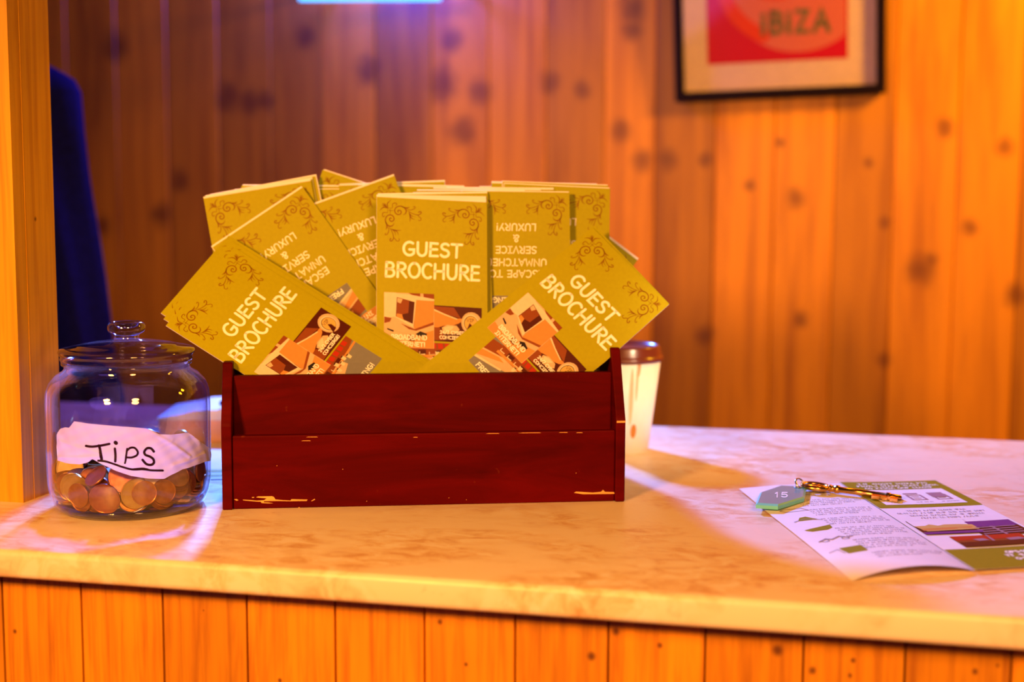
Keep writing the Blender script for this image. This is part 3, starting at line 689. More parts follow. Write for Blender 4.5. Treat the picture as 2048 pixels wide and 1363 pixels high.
def coin_mesh(name, r, t, mat, n=40):
    mb = MB(); h = t / 2; rim = r * .9; d = t * .1
    mb.lathe([(0, -h + d), (rim, -h + d), (rim + .0003, -h), (r - .0002, -h), (r, -h + .0002), (r, h - .0002), (r - .0002, h), (rim + .0003, h), (rim, h - d), (0, h - d)], n, smooth=False)
    def raised(pts, w_):                   # simple relief strokes on both faces
        for q in ribbon(pts, w_):
            for s in (1, -1): mb.add([(a[0] * r, a[1] * r, s * (h - d + .00012)) for a in q], [tuple(range(len(q)))])
    for a in range(5): raised([(.18 * cos(a * 1.257), .18 * sin(a * 1.257)), (.6 * cos(a * 1.257 + .3), .6 * sin(a * 1.257 + .3))], .06)
    raised(arc(0, 0, .72, .72, 20, 160, 14), .03); raised(arc(0, 0, .72, .72, 200, 340, 14), .03)
    return mb.mesh(name, [mat])
def metal(name, a, b_, rough=.32):
    m, nt, b = nodes(name); f = noise(nt, 160); nt.links.new(ramp(nt, f, [(.3, a), (.7, b_)]), b.inputs['Base Color'])
    b.inputs['Metallic'].default_value = .75; b.inputs['Roughness'].default_value = rough; return m
M['copper'] = metal('copper', (.52, .19, .035), (.74, .33, .07)); M['brass'] = metal('brass_coin', (.78, .52, .08), (.92, .68, .16)); M['silver'] = metal('silver_coin', (.62, .62, .64), (.8, .8, .8)); M['oldcopper'] = metal('old_copper', (.32, .09, .035), (.5, .18, .07))
CM = {'penny': (coin_mesh('penny', .01015, .00165, M['copper']), 'small copper coin heaped inside the glass tip jar'),
      'twopence': (coin_mesh('twopence', .01295, .00185, M['oldcopper']), 'large dark copper coin heaped inside the glass tip jar'),
      'pound': (coin_mesh('pound', .01125, .0028, M['brass']), 'thick yellow brass coin heaped inside the glass tip jar'),
      'gilt': (coin_mesh('gilt', .01225, .0018, M['brass']), 'thin golden coin heaped inside the glass tip jar'),
      'silver': (coin_mesh('silver', .01225, .0018, M['silver']), 'silver coin heaped inside the glass tip jar')}
COINS = [('twopence', 0.0240, 0.0394, 0.0074, -0.00, -0.00, 0.33), ('pound', 0.0210, -0.0346, 0.0094, -0.12, -0.07, 1.62), ('pound', -0.0186, 0.0441, 0.0079, 0.00, 0.00, 0.03), ('silver', -0.0064, 0.0047, 0.0074, -0.00, 0.00, 1.05),
         ('pound', -0.0255, -0.0239, 0.0079, 0.00, 0.00, -0.17), ('gilt', -0.0464, -0.0124, 0.0095, -0.01, 0.00, 0.02), ('penny', -0.0459, -0.0166, 0.0073, -0.00, 0.00, -0.59), ('penny', -0.0203, 0.0225, 0.0073, 0.00, -0.00, 0.27),
         ('gilt', -0.0209, -0.0149, 0.0107, -0.04, 0.10, 0.81), ('twopence', 0.0363, -0.0239, 0.0074, -0.00, 0.00, 0.26), ('gilt', -0.0273, 0.0505, 0.0245, 1.50, -0.33, 0.56), ('penny', -0.0410, 0.0228, 0.0073, -0.00, 0.00, -0.81),
         ('penny', 0.0110, -0.0415, 0.0126, -0.03, -0.27, 0.59), ('penny', 0.0435, 0.0418, 0.0166, 0.61, -1.32, 0.17), ('twopence', -0.0089, 0.0476, 0.0136, 0.06, 3.09, -0.27), ('twopence', -0.0501, 0.0288, 0.0214, -1.46, 0.37, -2.01),
         ('penny', 0.0294, 0.0474, 0.0188, -1.72, 0.91, -1.04), ('penny', 0.0026, 0.0487, 0.0073, 0.00, 0.00, -0.24), ('penny', 0.0485, -0.0355, 0.0223, 2.56, -1.70, -0.17), ('gilt', 0.0204, 0.0029, 0.0074, 3.14, 0.00, -1.27),
         ('pound', -0.0355, -0.0338, 0.0109, 0.05, 0.11, -1.48), ('penny', -0.0106, 0.0488, 0.0106, -0.01, 0.00, -0.49), ('pound', -0.0135, 0.0272, 0.0106, 0.04, 0.04, -0.63), ('penny', 0.0361, 0.0193, 0.0073, -0.00, -0.00, -0.97),
         ('twopence', -0.0612, 0.0031, 0.0250, 1.57, 0.22, -1.60), ('penny', -0.0286, -0.0017, 0.0073, -0.00, -0.00, -0.07), ('pound', 0.0123, 0.0594, 0.0218, 0.99, -1.43, 0.38), ('penny', -0.0487, 0.0037, 0.0073, 0.00, -0.00, -1.90),
         ('penny', 0.0101, 0.0489, 0.0095, 0.01, -0.01, -1.34), ('gilt', -0.0365, 0.0211, 0.0108, -0.10, 0.06, 0.58), ('pound', -0.0131, -0.0431, 0.0079, -0.00, -0.00, -0.75), ('penny', 0.0069, 0.0235, 0.0073, 0.00, 0.00, 0.11),
         ('gilt', 0.0468, -0.0007, 0.0074, -0.00, 0.00, 0.03), ('twopence', 0.0359, 0.0049, 0.0116, 3.14, -0.00, 0.60), ('twopence', 0.0274, -0.0262, 0.0333, -0.38, 0.28, -2.71), ('penny', 0.0450, 0.0007, 0.0095, 0.00, -0.00, -2.01),
         ('silver', -0.0488, -0.0144, 0.0183, -0.13, -0.06, -0.47), ('twopence', -0.0470, -0.0122, 0.0118, -0.01, 0.00, 0.09), ('gilt', 0.0112, -0.0396, 0.0107, 0.14, -0.23, -0.06),
         ('pound', 0.0385, -0.0199, 0.0101, -0.00, -0.00, 1.89), ('penny', 0.0106, -0.0388, 0.0150, 0.22, -0.17, -0.44), ('penny', 0.0081, 0.0284, 0.0095, 0.01, -0.01, -0.37), ('penny', -0.0112, 0.0056, 0.0095, -0.00, 0.00, 0.01),
         ('penny', -0.0476, -0.0120, 0.0223, 0.03, 3.00, -1.39), ('penny', 0.0147, 0.0455, 0.0139, 0.00, -0.02, -0.47), ('penny', 0.0350, 0.0053, 0.0158, 0.00, -0.01, -0.99), ('twopence', 0.0132, 0.0433, 0.0117, -0.01, -0.02, 0.00),
         ('penny', 0.0360, 0.0192, 0.0094, -0.00, -0.00, -0.44), ('twopence', -0.0411, -0.0272, 0.0143, 0.06, -0.11, 0.76), ('penny', -0.0071, 0.0546, 0.0446, -1.49, -0.67, 0.49),
         ('penny', -0.0239, 0.0076, 0.0140, 0.00, 0.03, 0.42), ('pound', 0.0153, 0.0449, 0.0165, 0.01, -0.01, -1.31), ('penny', -0.0277, 0.0337, 0.0132, -0.08, -0.09, 0.69), ('penny', -0.0038, -0.0234, 0.0073, 0.00, 0.00, 1.40),
         ('penny', -0.0345, -0.0395, 0.0150, 0.31, -0.09, 0.59), ('twopence', -0.0134, -0.0365, 0.0183, -0.25, -0.05, -2.71), ('penny', -0.0019, 0.0566, 0.0246, -1.47, -2.54, -0.27),
         ('silver', -0.0445, -0.0020, 0.0142, -0.12, -0.09, -0.72), ('penny', 0.0574, 0.0185, 0.0164, 1.07, -1.12, -0.79), ('pound', -0.0191, 0.0504, 0.0290, -1.64, 0.18, 0.56), ('pound', 0.0017, 0.0586, 0.0256, -1.77, -1.13, -0.04),
         ('penny', 0.0431, 0.0321, 0.0163, -1.17, -0.61, -0.54), ('pound', -0.0531, 0.0287, 0.0207, 0.97, 1.39, 0.50), ('penny', 0.0363, 0.0453, 0.0188, 1.69, 0.64, 2.29), ('twopence', 0.0028, -0.0138, 0.0150, -0.46, 0.46, -0.30),
         ('penny', -0.0319, 0.0050, 0.0094, -0.01, 0.00, -0.03), ('penny', 0.0380, -0.0484, 0.0231, -1.61, -0.74, 0.69), ('penny', 0.0235, -0.0170, 0.0152, 3.04, -0.66, -0.71), ('gilt', 0.0323, 0.0474, 0.0209, 0.96, 1.73, 1.61),
         ('penny', 0.0281, 0.0243, 0.0119, 0.23, 0.02, -2.73), ('pound', -0.0583, 0.0061, 0.0197, -1.53, 1.42, -1.56), ('gilt', 0.0056, -0.0140, 0.0356, -0.25, -0.04, -2.32), ('silver', -0.0317, 0.0289, 0.0148, 0.01, -0.12, -0.08),
         ('penny', 0.0014, -0.0193, 0.0109, 0.15, 0.34, 1.40), ('penny', -0.0037, -0.0154, 0.0130, -0.32, 0.20, -0.06), ('twopence', -0.0122, -0.0409, 0.0106, -0.00, 0.00, 0.09), ('pound', -0.0273, 0.0534, 0.0209, 1.66, -2.39, 0.48),
         ('penny', 0.0253, 0.0233, 0.0138, 0.09, -0.21, -1.50), ('pound', -0.0086, 0.0231, 0.0135, 0.06, 0.02, -0.16), ('pound', 0.0178, -0.0079, 0.0172, -0.42, 2.62, -1.61), ('pound', 0.0110, -0.0367, 0.0181, 0.08, -0.26, 0.21),
         ('penny', -0.0588, -0.0120, 0.0318, -1.55, -0.51, 1.60), ('gilt', -0.0487, -0.0143, 0.0205, -0.14, 0.05, 0.30), ('penny', 0.0120, 0.0069, 0.0154, 0.08, 2.48, -0.75), ('penny', 0.0236, -0.0183, 0.0134, -0.55, -0.39, 0.14),
         ('twopence', 0.0211, -0.0134, 0.0186, -0.62, -0.26, 0.35), ('gilt', 0.0317, -0.0507, 0.0227, 1.60, 0.60, -2.45), ('penny', -0.0458, 0.0113, 0.0165, -0.14, 0.08, 0.47), ('gilt', 0.0378, 0.0346, 0.0205, -1.24, 0.14, -0.25),
         ('twopence', -0.0444, -0.0078, 0.0239, 0.15, 3.13, -0.10), ('penny', -0.0323, 0.0312, 0.0169, -0.05, -0.11, 0.40), ('penny', -0.0094, -0.0114, 0.0156, -0.40, -0.07, -0.83),
         ('penny', 0.0348, 0.0050, 0.0137, -0.00, -0.01, -0.38), ('penny', -0.0242, 0.0129, 0.0259, 0.10, -3.08, 0.54), ('penny', 0.0437, 0.0228, 0.0129, -2.72, 0.43, 1.39), ('twopence', 0.0109, -0.0398, 0.0303, -0.32, 3.10, -0.75),
         ('silver', -0.0119, -0.0391, 0.0128, -0.00, 0.00, 0.10), ('penny', -0.0210, 0.0057, 0.0159, -0.02, 0.02, -0.66), ('penny', 0.0232, 0.0248, 0.0175, -0.01, -0.23, -1.04), ('silver', -0.0284, 0.0313, 0.0195, 0.00, -0.12, -0.02),
         ('twopence', -0.0572, 0.0209, 0.0437, 1.60, 0.86, 1.24), ('penny', -0.0178, -0.0259, 0.0148, -0.16, -0.10, -0.56), ('penny', -0.0156, 0.0594, 0.0380, -1.40, -1.09, 0.10),
         ('twopence', -0.0324, 0.0274, 0.0212, -0.10, -0.07, 0.97), ('pound', -0.0251, -0.0154, 0.0170, -0.35, 0.07, -0.23), ('penny', 0.0075, -0.0412, 0.0215, 0.05, 0.27, -2.46),
         ('penny', 0.0089, -0.0415, 0.0197, 0.23, 0.16, -1.69), ('penny', -0.0146, -0.0593, 0.0207, -1.49, -0.65, -0.24), ('silver', -0.0134, 0.0573, 0.0438, -1.39, -1.12, 0.09), ('penny', 0.0612, 0.0065, 0.0329, -1.58, -1.21, -1.46),
         ('penny', -0.0325, 0.0317, 0.0254, -0.06, -0.10, 0.53), ('pound', 0.0226, -0.0148, 0.0168, -0.18, -0.64, -0.59), ('penny', -0.0127, -0.0396, 0.0198, 0.26, -0.01, 0.67), ('pound', 0.0152, -0.0033, 0.0171, -0.23, -0.63, -0.51),
         ('silver', -0.0346, -0.0340, 0.0247, 0.32, 0.06, 0.14), ('twopence', -0.0219, -0.0141, 0.0211, -0.17, 0.16, 0.71), ('pound', 0.0323, -0.0237, 0.0237, -3.07, 0.84, -0.48),
         ('penny', -0.0419, 0.0388, 0.0167, -1.37, -2.10, 0.92), ('penny', -0.0305, 0.0457, 0.0198, -1.50, -0.30, -2.62), ('penny', 0.0028, 0.0272, 0.0163, 0.06, 0.11, 0.00), ('pound', -0.0124, 0.0429, 0.0167, -0.06, -0.05, -0.45),
         ('penny', -0.0127, -0.0396, 0.0219, 0.11, 0.23, -0.46), ('penny', 0.0337, -0.0265, 0.0133, 0.03, 3.10, -1.47), ('silver', -0.0367, -0.0355, 0.0187, 0.24, -0.23, 1.07), ('pound', 0.0024, -0.0165, 0.0331, 0.24, -0.09, 1.32),
         ('gilt', -0.0058, 0.0415, 0.0200, -0.01, 0.09, 0.50), ('penny', 0.0336, 0.0370, 0.0336, 0.22, -0.04, -1.00), ('penny', 0.0106, -0.0162, 0.0236, -0.33, 0.14, 2.10), ('pound', -0.0376, -0.0347, 0.0220, 0.29, 0.14, -0.12),
         ('penny', 0.0165, 0.0443, 0.0245, -0.07, 0.10, -0.24), ('penny', -0.0403, -0.0346, 0.0295, 0.09, -0.31, 1.60), ('penny', -0.0461, 0.0105, 0.0145, -0.14, 0.06, 0.34), ('penny', -0.0325, 0.0316, 0.0234, -0.10, -0.07, 0.91),
         ('penny', 0.0336, 0.0020, 0.0224, -0.17, -3.02, 1.34), ('gilt', 0.0001, 0.0423, 0.0238, -0.05, 0.07, -0.09), ('silver', -0.0154, -0.0352, 0.0286, 0.29, -0.17, 1.00), ('twopence', -0.0431, 0.0106, 0.0187, -0.13, -0.08, -0.60),
         ('penny', -0.0041, 0.0456, 0.0261, 0.07, 0.05, 1.48), ('penny', 0.0238, 0.0230, 0.0158, -0.13, -0.19, -0.46), ('penny', 0.0149, 0.0034, 0.0272, 0.25, 0.54, 0.41), ('penny', 0.0342, 0.0057, 0.0198, -0.16, 0.12, -0.52),
         ('pound', 0.0210, 0.0231, 0.0203, -0.23, -0.03, 0.35), ('pound', 0.0109, -0.0199, 0.0263, -0.29, -0.22, 1.09), ('penny', -0.0177, 0.0117, 0.0179, -0.00, 0.03, 0.22), ('pound', 0.0216, 0.0565, 0.0456, -0.30, -1.67, 1.51),
         ('pound', 0.0156, 0.0313, 0.0218, -0.11, -0.15, -0.52), ('twopence', -0.0186, -0.0035, 0.0230, -0.12, 0.20, 0.98), ('twopence', -0.0437, 0.0042, 0.0245, -0.23, -0.27, -0.88),
         ('pound', -0.0193, 0.0067, 0.0234, 0.05, 0.23, 1.72), ('penny', -0.0446, 0.0153, 0.0262, -0.20, -0.29, -0.96), ('twopence', -0.0302, 0.0301, 0.0279, 0.10, -0.07, -0.92), ('penny', 0.0502, 0.0307, 0.0307, -1.74, 0.59, 2.04),
         ('penny', 0.0143, 0.0064, 0.0142, -0.32, -0.59, -0.34), ('pound', -0.0562, -0.0090, 0.0368, -1.59, -0.29, -1.53), ('twopence', 0.0144, 0.0418, 0.0270, 0.05, 0.11, 0.81), ('penny', 0.0074, -0.0411, 0.0236, 0.27, -0.08, -0.79),
         ('silver', 0.0065, -0.0389, 0.0263, -0.11, 0.30, -2.97), ('twopence', 0.0027, 0.0038, 0.0193, 0.44, -0.51, -1.65), ('penny', -0.0289, 0.0414, 0.0362, -2.67, 0.02, -0.97),
         ('twopence', 0.0255, -0.0007, 0.0301, 0.12, 0.38, -0.35), ('penny', 0.0015, 0.0093, 0.0234, -0.50, -0.45, 0.03), ('twopence', -0.0014, 0.0044, 0.0362, 0.93, 0.38, -2.76),
         ('penny', -0.0060, 0.0439, 0.0221, -0.02, 0.09, 0.37), ('pound', -0.0453, 0.0076, 0.0262, -0.34, -0.08, -0.23), ('twopence', -0.0311, 0.0302, 0.0300, 0.07, -0.10, -0.58),
         ('pound', 0.0136, 0.0228, 0.0349, 2.90, -0.35, -0.99), ('penny', -0.0205, 0.0050, 0.0118, 0.01, 0.02, 0.88), ('twopence', -0.0172, -0.0307, 0.0279, 0.33, -0.07, 0.68), ('pound', -0.0236, -0.0057, 0.0358, -3.11, 0.01, -0.29),
         ('pound', -0.0055, 0.0239, 0.0268, 0.15, 0.40, -1.33), ('penny', -0.0360, 0.0227, 0.0316, 3.05, -0.08, 0.85), ('pound', 0.0086, 0.0075, 0.0166, -0.60, -0.30, 0.28), ('pound', 0.0291, 0.0386, 0.0381, -0.29, 0.29, 1.75),
         ('twopence', 0.0229, 0.0372, 0.0392, -0.20, 2.79, -1.12), ('silver', -0.0130, 0.0178, 0.0337, 0.44, -0.01, -0.16), ('gilt', -0.0101, 0.0397, 0.0323, 2.92, 0.25, 0.60), ('twopence', -0.0202, -0.0100, 0.0284, 0.00, -0.04, 1.60),
         ('twopence', -0.0065, 0.0266, 0.0249, 0.36, -0.23, 0.42), ('penny', 0.0021, 0.0063, 0.0203, -0.65, -0.15, 0.49), ('penny', 0.0093, 0.0495, 0.0401, 2.99, -0.28, -1.23), ('twopence', -0.0259, -0.0063, 0.0308, 0.03, -0.02, 0.66),
         ('pound', 0.0439, 0.0201, 0.0169, 2.56, -0.11, -1.17), ('pound', -0.0037, 0.0452, 0.0352, 0.28, 2.94, -0.84), ('penny', 0.0244, 0.0206, 0.0265, -2.89, -0.00, 1.73), ('pound', -0.0125, -0.0353, 0.0325, -0.31, -0.33, 3.10),
         ('twopence', -0.0138, 0.0167, 0.0355, 0.10, -0.42, 1.14), ('twopence', 0.0107, 0.0255, 0.0367, -0.08, -2.73, 1.74), ('penny', -0.0371, 0.0186, 0.0335, -0.06, 3.04, -0.56),
         ('twopence', -0.0054, 0.0421, 0.0335, -0.32, -0.12, -0.58), ('pound', -0.0084, 0.0393, 0.0429, -0.28, 2.88, -0.52), ('twopence', -0.0375, 0.0124, 0.0387, 0.08, 2.92, -0.25),
         ('pound', 0.0362, 0.0208, 0.0381, -0.09, 0.20, 2.90), ('penny', -0.0211, -0.0081, 0.0219, -0.20, -0.13, -0.62), ('penny', -0.0057, 0.0214, 0.0285, 0.41, 0.12, -0.41), ('penny', 0.0018, 0.0080, 0.0217, 0.52, 2.72, 0.07),
         ('twopence', 0.0021, 0.0061, 0.0334, 0.96, -2.88, 0.83), ('penny', 0.0174, 0.0459, 0.0286, -3.13, 0.12, 0.48), ('twopence', 0.0302, 0.0193, 0.0274, -0.10, 0.23, -0.27), ('twopence', -0.0257, -0.0054, 0.0331, 0.04, 0.01, -0.36),
         ('penny', -0.0366, 0.0242, 0.0418, 2.95, -0.13, 0.38), ('penny', -0.0430, 0.0438, 0.0321, 1.00, 1.71, 0.21), ('penny', -0.0033, -0.0119, 0.0298, 0.16, -2.97, -1.32), ('penny', -0.0352, 0.0290, 0.0435, -0.23, -0.03, 0.82),
         ('penny', -0.0338, 0.0352, 0.0392, 0.41, 0.07, -1.13), ('penny', 0.0293, -0.0036, 0.0305, -0.11, 0.38, -0.94), ('penny', -0.0526, 0.0157, 0.0403, -2.70, 1.36, -0.05), ('penny', 0.0387, 0.0473, 0.0358, -1.69, -0.29, 2.49),
         ('penny', -0.0489, 0.0287, 0.0332, 0.09, 1.38, -0.40), ('penny', -0.0425, 0.0104, 0.0301, -0.35, -0.04, -0.14), ('penny', -0.0453, -0.0103, 0.0346, -0.84, 3.04, -0.64), ('twopence', 0.0113, -0.0388, 0.0331, 0.19, 2.88, 1.34),
         ('twopence', -0.0509, 0.0226, 0.0385, -1.80, -0.59, 1.20), ('penny', 0.0169, 0.0399, 0.0387, -2.79, -0.21, -1.64), ('silver', -0.0019, -0.0145, 0.0315, -0.11, 0.23, -1.08),
         ('penny', -0.0272, -0.0365, 0.0323, -0.28, -0.20, 3.03), ('penny', -0.0010, 0.0457, 0.0376, 0.15, -2.84, 0.87), ('penny', 0.0021, 0.0475, 0.0389, 0.31, -3.01, 0.16), ('penny', 0.0181, 0.0498, 0.0324, -0.18, 3.09, 0.95),
         ('penny', 0.0337, 0.0308, 0.0352, 0.18, -0.14, -0.50), ('pound', -0.0299, 0.0384, 0.0385, -0.39, -0.17, 1.78), ('penny', 0.0145, 0.0013, 0.0299, -0.42, -2.72, 0.78), ('penny', 0.0467, 0.0162, 0.0300, -0.08, 0.32, -0.04),
         ('twopence', -0.0323, 0.0069, 0.0381, -0.18, 0.14, 1.64), ('penny', -0.0099, -0.0471, 0.0312, 1.76, 2.33, 0.26), ('twopence', -0.0367, 0.0151, 0.0408, 2.92, 0.05, 1.20), ('penny', 0.0343, 0.0208, 0.0285, 0.11, -0.22, 2.83),
         ('twopence', -0.0430, -0.0065, 0.0362, -2.38, 0.39, -1.11), ('gilt', 0.0142, 0.0452, 0.0435, 0.18, -0.26, -2.36), ('pound', 0.0475, 0.0026, 0.0350, 0.71, 0.16, 0.70), ('penny', 0.0430, -0.0318, 0.0155, 0.98, -0.34, 1.21),
         ('pound', -0.0434, -0.0215, 0.0342, -1.39, -2.44, 0.19), ('twopence', 0.0442, 0.0152, 0.0287, 0.29, -0.16, 2.25), ('penny', 0.0064, -0.0524, 0.0166, 1.60, -0.39, -0.26), ('penny', 0.0467, 0.0154, 0.0322, -0.20, 0.27, -0.44),
         ('twopence', 0.0486, -0.0237, 0.0232, -2.24, -0.56, 1.38), ('twopence', 0.0021, -0.0537, 0.0230, 1.54, -2.68, -0.24), ('gilt', 0.0498, 0.0046, 0.0251, 0.33, -0.06, 1.94),
         ('silver', 0.0315, -0.0022, 0.0336, 0.33, 0.08, 0.45), ('twopence', 0.0252, -0.0486, 0.0283, 1.26, 0.52, 0.41), ('penny', 0.0534, -0.0001, 0.0175, 0.26, 0.21, 1.09), ('pound', 0.0361, -0.0369, 0.0325, 1.12, 0.81, 0.12),
         ('penny', 0.0276, -0.0425, 0.0160, 1.15, -0.12, 0.65), ('penny', 0.0522, 0.0312, 0.0316, -1.81, 0.91, 1.94), ('twopence', 0.0516, -0.0193, 0.0312, 0.01, -1.02, 2.54), ('twopence', 0.0221, -0.0508, 0.0360, 0.78, 1.19, -0.18),
         ('penny', 0.0365, -0.0256, 0.0226, -0.82, -0.24, -2.36), ('twopence', 0.0087, -0.0597, 0.0193, 2.04, 1.21, 0.58), ('pound', 0.0489, -0.0114, 0.0139, 0.28, 0.15, 1.03), ('penny', 0.0525, -0.0029, 0.0159, 0.30, 0.15, 1.32),
         ('penny', 0.0534, 0.0008, 0.0196, 0.33, 0.06, 1.60), ('penny', -0.0362, -0.0362, 0.0264, 0.29, 0.14, -0.12), ('penny', 0.0260, -0.0486, 0.0173, 2.39, -2.16, -0.13), ('silver', 0.0255, -0.0457, 0.0180, 1.16, -0.09, 0.63),
         ('penny', -0.0286, -0.0492, 0.0231, 1.80, 1.27, 0.23), ('gilt', -0.0231, -0.0515, 0.0251, 1.64, 0.23, 0.02), ('silver', 0.0586, 0.0098, 0.0357, -1.61, -1.47, -1.42), ('twopence', 0.0517, -0.0112, 0.0255, -0.92, -0.58, -2.81),
         ('penny', -0.0138, -0.0571, 0.0166, 1.49, -2.49, -0.14), ('silver', 0.0500, 0.0029, 0.0229, 0.33, -0.06, 1.95), ('penny', 0.0454, -0.0302, 0.0176, 1.01, 0.18, 0.88), ('penny', -0.0012, -0.0548, 0.0366, -2.46, -0.36, -0.05),
         ('penny', 0.0527, -0.0214, 0.0237, 0.74, 0.78, 0.33), ('gilt', -0.0198, -0.0536, 0.0240, 1.64, 0.03, 0.01), ('penny', -0.0029, -0.0561, 0.0166, 1.65, -0.65, -0.14), ('penny', -0.0307, -0.0474, 0.0262, 1.80, 1.27, 0.23),
         ('penny', 0.0533, -0.0196, 0.0328, 0.43, 0.96, -0.08), ]
cp = {}
for k, x, y, z, a, b, c in COINS:
    if k in cp: o = cp[k].copy(); COL.objects.link(o)
    else: o = cp[k] = link('coin', CM[k][0])
    o.location = JC + Vector((x, y, z)); o.rotation_euler = (a, b, c)
    tag(o, CM[k][1], 'coin', 'coins heaped in the tip jar')

# ---------------------------------------------------------------- paper cup
M['cup'] = plain('cup_paper', (.96, .94, .9), .55, vary=.03); M['lidbrown'] = plain('brown_plastic', (.16, .028, .012), .25, vary=.05, spec=.6); M['stain'] = ink('coffee_stain', (.55, .22, .05)); M['stain2'] = ink('faint_stain', (.8, .58, .36))
CC = Vector((-.2015, 1.429, ZT)); cup = thing('paper_cup', CC, 'white takeaway paper cup with brown lid and coffee drips behind the tray', 'cup')
def cr(z): return .0285 + (.0405 - .0285) * z / .098
mb = MB(); mb.lathe([(0, .004), (.0275, .004), (.0278, 0), (.0285, 0), (cr(.098), .098), (cr(.098) - .0006, .098), (.0279, .0046)], 48)
for th0, z0, wd, hh, mt in ((-1.02, .024, .0032, .0075, 1), (-1.15, .06, .0022, .03, 2), (-1.0, .075, .0015, .02, 2), (-.98, .09, .002, .01, 1), (-1.5, .05, .0022, .028, 2), (-1.62, .035, .0015, .02, 2)):
    n = 14; pts = []
    for i in range(n):
        a = 2 * pi * i / n; z = z0 + hh * sin(a); pts.append(cyl(th0 + wd * cos(a) / cr(z), z, cr(z) + .00015))
    mb.add(pts, [tuple(range(n))], mt)
mb.build('cup_body', [M['cup'], M['stain'], M['stain2']], cup)
mb = MB(); mb.lathe([(cr(.094) + .0004, .094), (.0424, .0945), (.0428, .0965), (.0424, .0985), (.0412, .0995), (.0408, .1002), (.0395, .1082), (.0388, .1098), (.0375, .1103), (.036, .109), (.034, .107), (0, .1066)], 48)
mb.build('lid', M['lidbrown'], cup)

# ---------------------------------------------------------------- white box, pen and sheet behind the jar
bx0 = on_z(318, 884); bx1 = on_z(478, 884)
M['card'] = plain('white_card', (.82, .8, .84), .6, vary=.04); M['salmon'] = plain('salmon_card', (.8, .45, .36), .6)
bxo = thing('card_box', (bx0 + bx1) / 2, 'low white card box with a salmon side on the counter behind the tip jar', 'box')
L_ = (bx1 - bx0).length / 2; ang = atan2((bx1 - bx0).y, (bx1 - bx0).x); bxo.rotation_euler.z = ang
mb = MB(); mb.box((-L_, 0, 0), (L_, .095, .0235), 0, 0, .001); mb.build('box_body', M['salmon'], bxo)
mb = MB(); mb.prism([(-L_ - .002, .0238), (L_ + .002, .0238), (L_ + .002, .036), (-L_ * .1, .034), (-L_ * .45, .030), (-L_ - .002, .026)], 1, -.002, .097); mb.build('lid', M['card'], bxo)
pp = on_z(441, 806, ZT + .0405); d = Vector((cos(ang + .1), sin(ang + .1), 0))
pen = thing('ballpoint_pen', pp, 'dark blue pen lying on the white card box', 'pen')
mb = MB(); mb.tube([d * -.001, d * .001, d * .012, d * .013, d * .12, d * .132, d * .14], [.002, .0032, .0034, .0038, .0038, .0032, .0006], 14); mb.build('barrel', plain('blue_plastic', (.01, .015, .12), .25), pen)
mb = MB(); mb.tube([d * .004 + Vector((0, 0, .0045)), d * .04 + Vector((0, 0, .0042))], .0009, 8); mb.build('clip', plain('pen_steel', (.5, .5, .55), .3, 1.), pen)
sh = [on_z(*p) for p in ((318, 902), (452, 897), (475, 958), (330, 962))]; so = sum(sh, Vector()) / 4
mb = MB(); sv = [p - so for p in sh]; mb.add([v + Vector((0, 0, .0004)) for v in sv] + [v + Vector((0, 0, .0008)) for v in sv], [(3, 2, 1, 0), (4, 5, 6, 7), (0, 1, 5, 4), (1, 2, 6, 5), (2, 3, 7, 6), (3, 0, 4, 7)], 0)
for a, b in ((.72, .8), (.87, .93)):
    def lerp(s, t): return (sv[0] * (1 - s) + sv[1] * s) * (1 - t) + (sv[3] * (1 - s) + sv[2] * s) * t + Vector((0, 0, .001))
    mb.add([lerp(.02, a), lerp(.98, a), lerp(.98, b), lerp(.02, b)], [(0, 1, 2, 3)], 1)
tag(mb.build('leaflet', [M['paper'], M['olive']], None, so), 'white leaflet with olive stripes lying flat between the tip jar and the tray', 'leaflet')

# ---------------------------------------------------------------- open flyer
FT = {'tl': (-.0688, 1.249), 'ft': (.0195, 1.299), 'tr': (.1066, 1.3386), 'bl': (.0254, .9746), 'fb': (.1099, 1.017)}
FT = {k: Vector((*v, 0)) for k, v in FT.items()}; FT['br'] = FT['fb'] + (FT['tr'] - FT['ft']) + Vector((0, .004, 0))
FO = Vector((.06, 1.16, ZT)); PWm, PHm = 97.5, 293.
def sheet(panel, x, y, lift=0.):
    s, t = x / PWm, y / PHm
    a, b, c, d = (FT['tl'], FT['ft'], FT['bl'], FT['fb']) if panel == 0 else (FT['ft'], FT['tr'], FT['fb'], FT['br'])
    p = (a * (1 - s) + b * s) * (1 - t) + (c * (1 - s) + d * s) * t
    if panel == 0: z = .0008 + (.0015 + .0058 * t * t) * sin(pi * s) ** .8 + .0012 * (1 - s) ** 2 * sin(pi * t) + .0022 * (1 - s) * max(0, 1 - t * 3) + .0012 * s * s
    else: z = .002 * (1 - s) ** 2 + .0008 + .002 * s * t
    return Vector((p.x - FO.x, p.y - FO.y, z + lift))
fly = thing('folded_flyer', FO, 'open folded flyer with olive header lying under the room key', 'flyer')
M['ftext'] = ink('flyer_text', (.3, .27, .32)); M['fpur'] = ink('flyer_purple', (.14, .03, .22)); M['foli'] = ink('flyer_olive', (.25, .245, .01)); M['fwhite'] = plain('flyer_paper', (.86, .84, .86), .5, vary=.02); M['fmau'] = ink('flyer_mauve', (.32, .2, .26))
FM = [M['fwhite'], M['foli'], M['ftext'], M['white'], M['p_brown'], M['p_orange'], M['fpur'], M['p_red'], M['fmau'], M['p_dark'], M['p_gold']]
